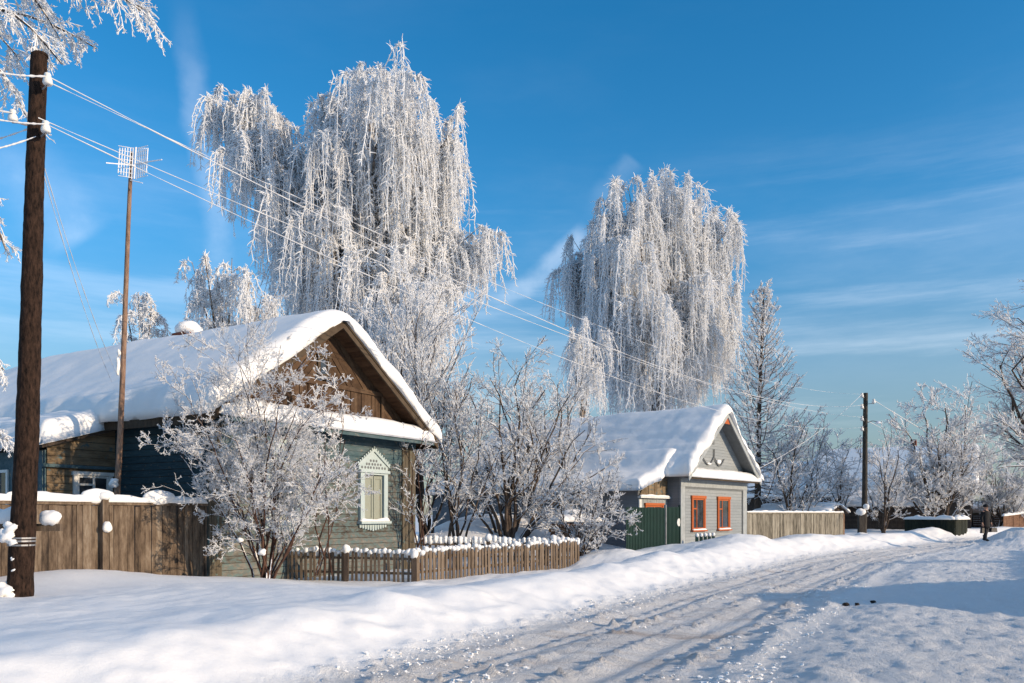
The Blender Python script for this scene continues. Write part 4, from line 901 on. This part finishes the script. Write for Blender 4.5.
# foreground shrub by the house corner
fb = at(266, 572, 17.8); fb[2] = gz(fb[0], fb[1]) - .1
bush = bare_tree('frosted_shrub', 'big frosted bare shrub in front of the teal house corner', fb,
    ptips([(228, 350, .2), (190, 395, -.6), (165, 425, .4), (250, 380, .9), (285, 370, -.8), (315, 385, .4), (335, 405, -.3), (300, 420, 1.0), (345, 440, .2), (215, 430, -.9), (180, 455, .3), (240, 345, .5), (268, 400, 0.), (325, 460, -.6), (200, 415, .8), (222, 470, -.5), (300, 480, .5), (262, 450, .3), (345, 470, .0)], 17.8),
    21, .029, (10, 9, 6, 4), (.40, .42, .45, .5), (R(22), R(65)), (.03, .03, .01), 'frost_bush', 'bark_red', .0048, None, 'shrub', .25, .13, 2, (.2, 1), 0, 'stems')
n = MB(); rs = np.random.default_rng(5)
for px, py, r in ((278, 427, .08), (200, 453, .09), (193, 451, .06), (250, 436, .06), (290, 492, .05), (235, 460, .07), (310, 470, .06), (240, 540, .09), (262, 552, .12), (300, 440, .05), (212, 440, .05), (322, 430, .06), (270, 512, .06), (205, 468, .05), (245, 520, .06)):
    p = at(px, py, 17.8 + rs.uniform(-.4, .4)); r *= .75; n = MB(); n.blob(p - fb, (r, r * .9, r * .75), 9, 6, .25); n.build('snow_lump', 'snow', bush, True)
# lower branch reaching in front of the gable
bare_tree('frosted_shrub', 'thin frosted shrub growing against the front of the teal house', at(322, 556, 20.5) * [1, 1, 0] + [0, 0, .1], ptips([(336, 378, 0), (342, 408, .2), (320, 392, -.3), (326, 435, .3)], 20.5),
    22, .022, (9, 8, 5), (.34, .42, .45), (R(22), R(60)), (.02, .02, .0), 'frost_mid', 'bark_red', .0085, None, 'shrub', .2, .12, 2, (.3, 1), 0, 'stems')
# red stemmed sapling by the corner
bare_tree('sapling', 'thin red brown sapling beside the right corner of the teal house', at(420, 548, 24.6) * [1, 1, 0] + [0, 0, -.1], ptips([(424, 430, 0), (412, 440, .3), (440, 455, 0)], 24.6), 23, .03, (7, 6, 4), (.35, .4, .4), (R(20), R(50)), (.03, .02, 0), 'frost_thin', 'bark_red', .008, None, 'tree', .1, .08, 2)
# upright frosted trees right of house one
gtr = 'bare frosted trees in the gardens between the two houses'
bare_tree('bare_tree', 'tall upright finely twigged tree just right of the teal gable', at(425, 530, 32) * [1, 1, 0], ptips([(400, 312, 0), (425, 300, .6), (445, 318, -.6), (385, 340, .3), (412, 330, -.8), (462, 345, .4), (435, 350, .9), (395, 370, -.3), (455, 385, 0), (472, 378, -.7)], 32), 24, .07, (12, 9, 7), (.40, .42, .42), (R(14), R(45)), (.05, .05, .03), 'frost_mid', 'bark', .011, gtr, 'tree', .1, .10, 2, (.3, 1))
bare_tree('bare_tree', 'spreading apple tree with dark crooked limbs between the houses', at(508, 540, 31) * [1, 1, 0], ptips([(470, 395, 0), (490, 378, .8), (520, 372, -.8), (545, 390, .4), (585, 430, -.2), (605, 468, 0), (450, 430, .4), (560, 410, .9), (500, 400, -1.2), (530, 430, -1.0), (440, 400, .3), (595, 445, .5), (570, 395, -.3), (480, 440, 1), (610, 480, .6), (430, 460, -.5)], 31), 25, .085, (9, 9, 7), (.40, .42, .42), (R(25), R(62)), (.04, .02, .01), 'frost_thin', 'bark', .010, gtr, 'tree', .3, .13, 2)
bare_tree('bare_tree', 'bushy bare tree close to the right wall of the teal house', at(455, 540, 29) * [1, 1, 0], ptips([(430, 400, 0), (455, 390, .6), (480, 420, -.6), (440, 440, .3), (500, 450, -.8), (470, 440, .4)], 29), 26, .06, (8, 8, 6), (.42, .42, .42), (R(22), R(58)), (.03, .02, .01), 'frost_thin', 'bark', .009, gtr, 'tree', .2, .12, 2)
bare_tree('bare_tree', 'airy frosted apple tree left of the grey roof', at(560, 535, 36) * [1, 1, 0], ptips([(530, 385, 0), (555, 385, .8), (575, 395, -.8), (545, 405, .4), (590, 420, -.5), (520, 400, .5), (500, 395, .4)], 36), 27, .08, (8, 8, 6), (.42, .42, .42), (R(22), R(58)), (.03, .02, .01), 'frost_thin', 'bark', .012, gtr, 'tree', .2, .12, 2)
# shrub before the green fence
sb = at(580, 556, 27); 
bare_tree('frosted_shrub', 'wide low frosted shrub in front of the green metal fence', sb * [1, 1, 0], ptips([(555, 490, 0), (575, 478, .4), (600, 485, -.4), (620, 498, .2), (630, 515, -.2), (560, 515, .5), (605, 520, -.6), (545, 520, 0), (588, 500, .8)], 27), 28, .035, (10, 8, 6), (.5, .45, .45), (R(25), R(65)), (.02, .0, .0), 'frost_thin', 'bark', .009, None, 'shrub', .25, .13, 2, (.2, 1), 0, 'stems')
# larch
def larch():
    rng = np.random.default_rng(31); d = 52; b = at(757, 515, d); b[2] = .1; top = at(764, 288, d); K = 20
    tr = curve([b, (b + top) / 2 + [-.1, 0, 0], top], K); trr = np.linspace(.24, .03, K); n = 150; P, Rr = [], []
    H = top[2] - b[2]; tau = np.linspace(0, 1, 9)
    for i in range(n):
        t = .16 + .83 * (i + rng.random()) / n; q = t * (K - 1); q0 = min(int(q), K - 2); s = tr[q0] + (tr[q0 + 1] - tr[q0]) * (q - q0); ph = i * 2.4 + rng.normal(0, .3)
        ln = (.4 + 4.6 * (1 - t) ** .85) * rng.uniform(.7, 1.1); e = R(8 + 40 * t) + rng.normal(0, .08)
        P.append(s + np.stack([np.cos(ph) * np.cos(e) * ln * tau, np.sin(ph) * np.cos(e) * ln * tau, ln * (np.sin(e) * tau - .20 * np.sin(np.pi * tau) * (1 - t) + .18 * tau ** 3)], -1) + np.cumsum(rng.normal(0, .015, (9, 3)), 0)); Rr.append(np.linspace(.045 * (1.1 - t) + .012, .014, 9))
    P, Rr = np.array(P), np.array(Rr); Q, QR = grow(P, Rr, 13, (.12, 1), (R(25), R(60)), .28, 5, .05, .09, .6, rng, .5, .2); QR = np.maximum(QR, .016)
    U, UR = grow(Q, QR, 5, (.1, 1), (R(25), R(60)), .38, 3, .02, .1, .85, rng, .3, .12); UR = np.maximum(UR, .015)
    tree_thing('larch_tree', 'tall pointed bare larch dusted with frost right of the grey house', b, [('trunk', 'bark', [(tr[None], trr[None], 9), (P, Rr, 4)]), ('crown', 'frost_mid', [(Q, QR, 3), (U, UR, 3)])])
larch()
gs = 'frosted bushes and trees beyond the grey board fence'
def far_tree(name, label, px, pbase, d, tips, seed, frost='frost_far', r0=.09, n=(10, 8, 6), rmin=.016, cat='tree', **k):
    bare_tree(name, label, at(px, pbase, d) * [1, 1, 0] + [0, 0, .1], ptips(tips, d), seed, r0, n, (.45, .45, .45), (R(22), R(60)), (.03, .02, .01), frost, 'bark', rmin, gs, cat, .2, .12, 2, **k)
far_tree('bare_tree', 'shaded bushy bare tree under the larch behind the board fence', 790, 515, 50, [(765, 445, 0), (785, 430, 1), (805, 425, -1), (820, 440, .5), (835, 460, 0), (770, 470, -1), (810, 460, 1.5), (845, 480, 0)], 32, 'frost_thin')
far_tree('bare_tree', 'slender grey frosted tree directly behind the distant pole', 884, 525, 60, [(872, 455, 0), (885, 440, .8), (898, 450, -.8), (905, 475, .3), (868, 480, 0), (892, 480, 1)], 33)
far_tree('bare_tree', 'round frosted apple tree by the far road with dark limbs', 940, 525, 62, [(905, 430, 0), (925, 405, 1), (945, 408, -1), (965, 405, 0), (980, 430, 1), (975, 460, -1), (910, 460, 1), (940, 440, 2), (955, 470, -1.5), (925, 470, -2), (988, 480, 0), (895, 480, 0)], 34, r0=.13, n=(13, 10, 8), rmin=.02)
far_tree('bare_tree', 'low frosted thicket at the far right end of the street', 1000, 520, 72, [(975, 470, 0), (990, 455, 1), (1005, 460, -1), (1018, 462, 0), (1030, 470, 1), (1000, 480, 2), (980, 490, 0), (1015, 485, 1.5), (1040, 480, 0)], 35, rmin=.022, n=(13, 10, 8))
far_tree('bare_tree', 'grey leafless thicket filling the gap between larch and pole', 835, 515, 66, [(805, 455, 0), (825, 440, 1), (845, 445, -1), (860, 455, .5), (850, 480, 0), (815, 485, 1)], 36, 'frost_far', rmin=.02)
# big tree on the right edge
bare_tree('bare_tree', 'large bare tree leaning in from the right edge of the picture', at(1085, 530, 46) * [1, 1, 0], ptips([(1018, 318, 0), (1006, 350, 1), (1000, 365, -1), (1012, 395, 0), (996, 424, .5), (1030, 300, 1), (1030, 350, -2), (1065, 290, 0), (1120, 300, 0), (1160, 350, 1), (1045, 330, 2), (1040, 400, 2), (1090, 280, -1)], 46),
    37, .16, (12, 10, 8), (.32, .42, .42), (R(20), R(55)), (.02, .01, .0), 'frost_far', 'bark', .014, None, 'tree', .3, .11, 2, (.45, 1))
# bough of the near birch at the upper left
def near_birch():
    rng = np.random.default_rng(41); d = 15.0; b = at(-150, 560, d); b[2] = .2; top = at(-120, -80, d); K = 16
    tr = curve([b, (b + top) / 2, top], K); trr = np.linspace(.22, .05, K)
    ends = [([-120, 60], [-20, -70], [90, -20], [150, 12], 0), ([-120, 90], [-30, 0], [50, 20], [96, 48], .7), ([-120, 40], [-30, -60], [60, -50], [140, 10], -.6), ([-120, 140], [-50, 40], [-5, 50], [28, 120], .4),
            ([-120, 100], [-50, 0], [10, 0], [62, 64], -.5), ([-120, 60], [-40, -60], [40, -45], [110, -6], .9), ([-120, 190], [-70, 150], [-20, 180], [6, 250], 0), ([-120, 330], [-70, 310], [-30, 325], [4, 370], .3), ([-120, 120], [-60, 20], [-20, 10], [20, 60], 1.2),
            ([-120, 60], [-40, -40], [30, -20], [60, 40], .2), ([-120, 400], [-70, 400], [-30, 410], [8, 440], .3)]
    P = np.array([curve([at(a[0], a[1], d + dz) for a in e[:4]], 12) for *e, dz in ends]); Rr = np.array([np.linspace(.05, .016, 12) for _ in ends])
    Q, QR = grow(P, Rr, 34, (.22, 1), (R(20), R(55)), .22, 8, -.13, .07, .6, rng, .5, .35); QR = np.maximum(QR, .009)
    U, UR = grow(Q, QR, 9, (.05, 1), (R(20), R(50)), .34, 5, -.10, .09, .9, rng, .3, .12); UR = np.maximum(UR, .0078)
    V, VR = grow(U, UR, 4, (.1, 1), (R(25), R(55)), .40, 3, -.05, .1, .9, rng, .3, .05); VR = np.maximum(VR, .0062)
    tree_thing('birch_tree', 'near frosted birch whose boughs hang in at the upper left above the pole', b, [('trunk', 'bark_birch', [(tr[None], trr[None], 9), (P, Rr, 6)]), ('crown', 'frost_near', [(Q, QR, 4), (U, UR, 4), (V, VR, 3)])])
near_birch()

# ================================================================== far buildings
def far_house(name, label, cat, px, pyb, d, rz, W, LEN, ZE, ZR, wallm, gablem, T=.4, oh=.5):
    p = at(px, pyb, d); h = empty(name, label, cat, (p[0], p[1], 0), rz); XE = W + oh; SL = (ZR - ZE + .1) / XE
    f = MB(); f.boards([(-W, -.5), (W, -.5), (W, ZE), (-W, ZE)], 0, .2, .05, XZ(.05), jit=.008)
    for sg in (-1, 1): f.boards([(.06, -.5), (LEN, -.5), (LEN, ZE), (.06, ZE)], 0, .2, .05, YZ(sg * (W - .05), sg), jit=.008)
    f.build('wall', wallm, h)
    g = MB(); hb = (ZR - .1 - ZE) / SL; g.boards([(-hb, ZE + .01), (hb, ZE + .01), (0, ZR - .12)], R(90), .2, .05, XZ(.04), jit=.01); g.build('gable_panel', gablem, h)
    r = MB(); Lr = math.hypot(XE, XE * SL)
    for sg in (-1, 1):
        ux, uz = sg * XE / Lr, -XE * SL / Lr; r.boards([(0, -oh), (Lr, -oh), (Lr, LEN + .3), (0, LEN + .3)], R(90), .3, .06, lambda a_, b_, c_, ux=ux, uz=uz: (a_ * ux, b_, ZR - .1 + a_ * uz + c_), jit=.003)
    ro = r.build('roof', 'dark_wood', h)
    snow_sheet('roof_snow', ro, -XE - .06, XE + .06, -oh - .06, LEN + .35, lambda X, Y: ZR - SL * (np.sqrt(X * X + .16) - .3), lambda X, Y: ZR - SL * np.abs(X), T, .35, 40, 50, 51, .05, .06)
    return h
hh = far_house('wooden_house', 'far dark wooden house whose white edged gable peak shows above the thicket', 'house', 972, 520, 74, RZ1, 3.6, 13, 3.9, 7.7, 'dark_wood', 'brown_wood')
k = MB(); k.box(.2, .7, 4.5, 5.0, 6.6, 8.6); k.build('chimney', 'brick', hh)
far_house('wooden_house', 'snow roofed dark house half hidden behind bare trees left of the distant pole', 'house', 872, 520, 78, RZ1, 3.4, 14, 3.4, 6.6, 'dark_wood', 'dark_wood')
far_house('shed', 'dark weathered shed behind the round apple tree by the far road', 'shed', 926, 522, 66, RZ1, 2.0, 6.5, 2.4, 3.4, 'dark_wood', 'dark_wood', .3, .25)
far_house('shed', 'brown plank shed with low snowy roof behind the grey board fence', 'shed', 836, 520, 50.5, RZ2, 1.7, 4.2, 1.85, 2.25, 'brown_wood', 'brown_wood', .15, .2)
far_house('shed', 'red brown shed with snow on its roof behind the garden trees', 'shed', 600, 525, 44, RZ2, 2.2, 9.5, 1.75, 2.0, 'red_brick', 'red_brick', .35, .2)
far_house('orange_building', 'low orange plank building with snowy roof at the far right end of the street', 'building', 1046, 531, 74, RZ1 - R(40), 4.2, 8, 1.9, 2.6, 'orange_wall', 'orange_wall', .35, .3)
a = at(1003, 520, 70); b = at(1040, 518, 74)
board_fence('board_fence', 'short orange brown plank fence near the far snow heap on the right', a[:2], b[:2], .4, .5, 1.5, 1.9, 'orange_wall', .22, (), .3, .2, .03, 9)

def uv(u, v): return D1 * u + NR * v
q = uv(16.5, 4.3); q1 = uv(40, 5.0)
nf = empty('picket_fence', 'low picket fence along the right side of the street outside the frame', 'fence', (0, 0, 0))
a, cp_, rl = MB(), MB(), MB(); pickets('right', a, cp_, q, q1, .2, .3, 1.25, 1.35, .15, .134, .07, rl, 14); s = a.build('picket_panel', 'picket', nf); rl.build('rail', 'picket', s); cp_.build('picket_snow', 'snow', s, True)
def side_house(u, v, W, LEN, ZE, ZR, label):
    p = uv(u, v); k = far_house('wooden_house', label, 'house', 512, 520, 60, RZ1 + math.pi, W, LEN, ZE, ZR, 'dark_wood', 'brown_wood'); k.location = (p[0], p[1], 0)
side_house(18.5, 9.5, 3.0, 9, 2.3, 3.35, 'brown wooden house on the right side of the street outside the frame')
side_house(-14, 9.5, 3.4, 9, 2.8, 5.0, 'brown wooden house behind the camera on the right side of the street')
for (u, v, sd_, lb) in [(30, 8.5, 62, 'small frosted apple tree beside the brown house on the right')]:
    p = uv(u, v); rg = np.random.default_rng(sd_); bb = np.array([p[0], p[1], .2])
    bare_tree('apple_tree', lb, bb, [bb + [rg.uniform(-1.7, 1.7), rg.uniform(-1.7, 1.7), rg.uniform(1.8, 3.1)] for _ in range(8)], sd_, .06, (8, 8, 6), (.45, .45, .45), (R(22), R(60)), (.03, .02, .01), 'frost_mid', 'bark', .011, 'apple trees on the right side of the street', 'tree', .25, .12, 2)
# snow covered hedge / woodpile at the back of the front garden
def snow_pile(name, label, cat, p, q, w, h, seed, under='brown_wood'):
    e = empty(name, label, cat, (0, 0, 0)); m = MB(); d = (q - p)[:2]; Ln = np.hypot(*d); d /= Ln; nn = np.array([d[1], -d[0]]); rnd = random.Random(seed)
    for row in range(int(h / .17)):
        for i in range(int(Ln / .19)):
            x = (i + .5 * (row % 2)) * .19 + .1; r = rnd.uniform(.07, .095); z = -.05 + row * .165 + .1
            c0 = p[:2] + d * x + nn * w / 2; c1 = p[:2] + d * x - nn * w / 2; j = rnd.uniform(-.06, .06); m.tube([(c0[0] + nn[0] * j, c0[1] + nn[1] * j, z), (c1[0], c1[1], z)], r, 7)
    m.build('logs', under, e); n = MB(); snow_strip(n, [(p[0], p[1], h - .1), (q[0], q[1], h - .1)], w * 1.35, .42, seed, 40, 11); n.build('snow_cap', 'snow', e, True)
snow_pile('woodpile', 'stacked firewood under a thick layer of snow behind the garden fence', 'woodpile', at(555, 530, 30), at(596, 530, 31.5), .7, 1.45, 3)

# dark lumps on the street
for px, py, r, lb in ((846, 610, .042, 'leftmost of three dark droppings on the snowy street'), (857, 610.5, .034, 'middle one of three dark droppings on the snowy street'), (873, 609.5, .038, 'rightmost of three dark droppings on the snowy street')):
    d = EYE * F / (py - HY); p = at(px, py, d); p[2] = gz(p[0], p[1]) + r * .5; n = MB(); n.blob((0, 0, 0), (r * 1.25, r, r * .8), 9, 6, .25); n.blob((r * 1.1, .02, -.01), (r * .6, r * .6, r * .5), 7, 5, .2)
    tag(n.build('dropping', 'dung', None, True, None, p), lb, 'dropping', 'dark droppings on the street')

# ================================================================== person
def person():
    d = 40.0; p = at(985.5, 546, d); z0 = gz(p[0], p[1]) + .07; root = empty('person', 'person in a dark coat and hat walking on the snowy street carrying bags', 'person', (p[0], p[1], z0), R(20))
    V = [(0, 0, .95), (0, 0, 1.12), (0, .0, 1.34), (0, 0, 1.46), (0, -.01, 1.53), (0, -.02, 1.62), (0, -.02, 1.71),          # 0-6 pelvis..head
         (-.17, 0, 1.41), (-.24, .02, 1.14), (-.25, -.03, .90), (-.25, -.05, .82),                                          # 7-10 arm
         (.17, 0, 1.41), (.25, .01, 1.14), (.29, -.05, .91), (.30, -.07, .83),                                              # 11-14
         (-.09, 0, .88), (-.10, -.09, .49), (-.10, -.07, .10), (-.10, -.20, .045),                                          # 15-18 leg forward
         (.09, 0, .88), (.09, .03, .49), (.09, .14, .11), (.09, .03, .05)]
    Rd = [.15, .14, .17, .09, .055, .095, .085, .075, .05, .036, .03, .075, .05, .036, .03, .095, .065, .045, .04, .095, .065, .045, .04]
    E = [(0, 1), (1, 2), (2, 3), (3, 4), (4, 5), (5, 6), (2, 7), (7, 8), (8, 9), (9, 10), (2, 11), (11, 12), (12, 13), (13, 14), (0, 15), (15, 16), (16, 17), (17, 18), (0, 19), (19, 20), (20, 21), (21, 22)]
    for hw, sx in ((10, -1), (14, 1)):                   # fingers
        b = V[hw]
        for k, (dx, ln) in enumerate(((-.028, .075), (-.01, .085), (.01, .08), (.028, .062))):
            i = len(V); V += [(b[0] + sx * .006, b[1] + dx, b[2] - .05), (b[0] + sx * .004, b[1] + dx, b[2] - .05 - ln * .6), (b[0] - sx * .02, b[1] + dx, b[2] - .05 - ln * .9)]; Rd += [.011, .0095, .008]; E += [(hw, i), (i, i + 1), (i + 1, i + 2)]
        i = len(V); V += [(b[0] - sx * .015, b[1] - .045, b[2] - .03), (b[0] - sx * .02, b[1] - .06, b[2] - .075)]; Rd += [.012, .009]; E += [(hw, i), (i, i + 1)]
    me = bpy.data.meshes.new('body'); me.from_pydata(V, E, []); o = bpy.data.objects.new('body', me); COL.objects.link(o); o.parent = root
    md = o.modifiers.new('Skin', 'SKIN'); sv = me.skin_vertices[0].data if me.skin_vertices else None
    if sv is None:
        bpy.context.view_layer.update(); sv = me.skin_vertices[0].data
    for i, r in enumerate(Rd): sv[i].radius = (r, r * (.72 if i in (1, 2) else 1)); 
    sv[0].use_root = True; o.modifiers.new('Sub', 'SUBSURF').levels = 2; o.modifiers['Sub'].render_levels = 2
    me.materials.append(M['skin'])
    c = MB(); c.lathe([(.07, 1.52), (.10, 1.49), (.20, 1.43), (.225, 1.30), (.205, 1.12), (.215, .95), (.235, .75), (.245, .62), (.22, .625)], (0, 0, 0), 16)
    c.v = [(x, y * .74, z) for x, y, z in c.v]
    for arm in ((7, 8, 9), (11, 12, 13)): c.tube([V[i] for i in arm], [.095, .072, .058], 10)
    c.build('coat', 'coat', root, True)
    t = MB()
    for leg in ((15, 16, 17), (19, 20, 21)): t.tube([V[i] for i in leg], [.11, .085, .07], 10)
    t.build('trousers', 'trouser', root, True)
    b = MB()
    for i, j in ((17, 18), (21, 22)):
        b.tube([(V[i][0], V[i][1] + .05, V[i][2] - .02), V[i], (V[j][0], V[j][1] - .05, V[j][2] - .01)], [.06, .062, .045], 9); b.tube([V[i], (V[i][0], V[i][1], V[i][2] + .2)], [.062, .072], 9)
    b.build('boot', 'trouser', root, True)
    h = MB(); h.lathe([(.105, 1.655), (.125, 1.66), (.128, 1.70), (.115, 1.75), (.075, 1.795), (.01, 1.81)], (0, -.01, 0), 14); h.build('hat', 'coat', root, True)
    f = MB(); f.blob((0, -.118, 1.615), (.014, .02, .022), 7, 5, 0); f.build('nose', 'skin', root, True)
    f = MB(); f.blob((-.033, -.102, 1.64), (.011, .008, .007), 7, 5, 0); f.blob((.033, -.102, 1.64), (.011, .008, .007), 7, 5, 0); f.build('eyes', 'coat', root, True)
    f = MB(); f.box(-.025, .025, -.112, -.10, 1.572, 1.58); f.build('mouth', 'brick', root)
    Mx = Matrix.Translation(Vector((p[0], p[1], z0))) @ Matrix.Rotation(R(20), 4, 'Z')
    for hv, lab, sz, mt in ((10, 'small dark bag held low in the right hand of the walking person', (.10, .055, .13), 'bag'), (14, 'wider dark grey bag in the left hand of the walking person', (.20, .08, .11), 'bag_grey')):
        w = Mx @ Vector((V[hv][0] + (.0 if hv == 10 else .10), V[hv][1], V[hv][2] - .11)); e = empty('bag', lab, 'bag', w, R(20))
        k = MB(); a, b_, c_ = sz
        k.add([(-a * .8, -b_, -.06), (a * .8, -b_, -.06), (a * .8, b_, -.06), (-a * .8, b_, -.06), (-a, -b_ * 1.1, -.06 - 2 * c_), (a, -b_ * 1.1, -.06 - 2 * c_), (a, b_ * 1.1, -.06 - 2 * c_), (-a, b_ * 1.1, -.06 - 2 * c_)],
              [(0, 1, 2, 3), (7, 6, 5, 4), (0, 4, 5, 1), (1, 5, 6, 2), (2, 6, 7, 3), (3, 7, 4, 0)]); k.build('pouch', mt, e)
        k = MB(); k.tube([(-a * .5, 0, -.065), (-a * .3, 0, .01), (0, 0, .035), (a * .3, 0, .01), (a * .5, 0, -.065)], .010, 6); k.build('handle', mt, e)
person()

# ================================================================== camera, sun, sky
cam = bpy.data.cameras.new('camera'); co = bpy.data.objects.new('camera', cam); COL.objects.link(co); SC.camera = co
cam.sensor_width = 36; cam.lens = F / 1024 * 36; cam.shift_y = (HY - 341.5) / 1024; cam.clip_end = 6000; cam.clip_start = .05
co.location = (0, 0, EYE); co.rotation_euler = (R(90), 0, 0)
SUN_EL, SUN_AZ = R(15.0), R(-23.5)            # azimuth as angle from +X
sd = Vector((math.cos(SUN_EL) * math.cos(SUN_AZ), math.cos(SUN_EL) * math.sin(SUN_AZ), math.sin(SUN_EL)))
sl = bpy.data.lights.new('sun', 'SUN'); sl.energy = 3.55; sl.angle = R(.5); sl.color = (1.0, .78, .54)
so = bpy.data.objects.new('sun', sl); COL.objects.link(so); so.rotation_euler = (-sd).to_track_quat('-Z', 'Y').to_euler()
def dirpx(px, py): v = np.array([(px - HX) / F, 1, -(py - HY) / F]); return v / np.linalg.norm(v)
def build_world():
    w = bpy.data.worlds.new('World'); SC.world = w; w.use_nodes = True; nt = w.node_tree; bg = nt.nodes['Background']
    sk = N(nt, 'ShaderNodeTexSky'); sk.sky_type = 'NISHITA'; sk.sun_disc = False; sk.sun_elevation = SUN_EL; sk.sun_rotation = math.pi / 2 - SUN_AZ
    sk.air_density = 1.0; sk.dust_density = .4; sk.ozone_density = 3.0; sk.altitude = 100
    hs = N(nt, 'ShaderNodeHueSaturation'); hs.inputs['Saturation'].default_value = 1.36; hs.inputs['Hue'].default_value = .495; hs.inputs['Value'].default_value = 1.0; L(nt, sk.outputs[0], hs.inputs['Color'])
    hs_in = hs.inputs['Saturation']
    tc = N(nt, 'ShaderNodeTexCoord'); g = tc.outputs['Generated']
    def dot(v):
        n = N(nt, 'ShaderNodeVectorMath', operation='DOT_PRODUCT'); L(nt, g, n.inputs[0]); n.inputs[1].default_value = tuple(v); return n.outputs['Value']
    def nz(scale, sx, det=6, rough=.6):
        mp = N(nt, 'ShaderNodeMapping'); mp.inputs['Scale'].default_value = sx; L(nt, g, mp.inputs[0]); return noise(nt, mp.outputs[0], scale, det, rough)
    def mr(v, a, b, c=0., d=1.):
        n = N(nt, 'ShaderNodeMapRange', interpolation_type='SMOOTHSTEP'); n.inputs[1].default_value = a; n.inputs[2].default_value = b; n.inputs[3].default_value = c; n.inputs[4].default_value = d; L(nt, v, n.inputs[0]); return n.outputs[0]
    mul = lambda a, b: math_(nt, 'MULTIPLY', a, b); add = lambda a, b: math_(nt, 'ADD', a, b)
    wob = math_(nt, 'MULTIPLY', math_(nt, 'SUBTRACT', nz(7, (1, 1, 1)), .5), .05)
    tot = None
    # vapour streaks: soft bands along great circles between two directions of the sky
    for (a, b, w0, w1, s) in (((185, 40), (222, 262), .010, .020, .15), ((495, 305), (580, 235), .005, .018, .20), ((610, 190), (632, 160), .004, .020, .09), ((20, 170), (75, 240), .02, .05, .25)):
        A, B = dirpx(*a), dirpx(*b); nrm = np.cross(A, B); nrm /= np.linalg.norm(nrm); along = np.cross(nrm, A); t1 = float(np.dot(along, B))
        dn = math_(nt, 'ABSOLUTE', add(dot(nrm), wob)); lim = mr(dot(along), -.02, t1)
        band = mr(dn, 0.002, w1, 1, 0); ends = mul(mr(dot(along), -.05, t1 * .35), mr(dot(along), t1 * .95, t1 * 1.12, 1, 0))
        k = mul(mul(band, ends), mul(mr(nz(9, (1, 1, 1)), .3, .7, .25, 1), s)); tot = k if tot is None else add(tot, k)
    sx = N(nt, 'ShaderNodeSeparateXYZ'); L(nt, g, sx.inputs[0])
    el = sx.outputs[2]; L(nt, mr(el, .02, .34, 1.10, 1.33), hs_in)
    cir = mul(mr(nz(2.3, (.8, .8, 9), 8, .62), .47, .75), mul(mr(el, .02, .10), mr(el, .26, .42, 1, 0))); cir = mul(cir, mr(sx.outputs[0], -.8, .5, .12, .16))
    thin = mul(mr(nz(1.6, (1, 1, 3.5), 8, .6), .45, .8), mul(mr(el, .05, .25), mr(el, .25, .5, .10, .02)))
    tot = math_(nt, 'MINIMUM', add(add(tot, cir), thin), .85)
    overhead_fill = mul(mr(nz(1.3, (1, 1, 1.4), 6, .55), .3, .7, .5, 1), mr(el, .52, .72, 0, .22)); tot = math_(nt, 'MINIMUM', add(tot, overhead_fill), .85)  # whitening high above the frame, added to lift the fill light in shade
    haze = mr(el, .0, .26, .24, 0)
    sk2 = mixc(nt, haze, hs.outputs[0], (4.6, 5.6, 6.6))
    dm = N(nt, 'ShaderNodeVectorMath', operation='SCALE'); L(nt, sk2, dm.inputs[0]); L(nt, mr(el, .0, .36, .44, 1.0), dm.inputs['Scale']); sky = dm.outputs[0]
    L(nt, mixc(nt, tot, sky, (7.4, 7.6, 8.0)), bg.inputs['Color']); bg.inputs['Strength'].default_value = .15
build_world()
vs = SC.view_settings; vs.view_transform = 'Standard'; vs.look = 'None'; vs.exposure = .46; vs.gamma = 1.0
SC.cycles.max_bounces = 14; SC.cycles.diffuse_bounces = 12
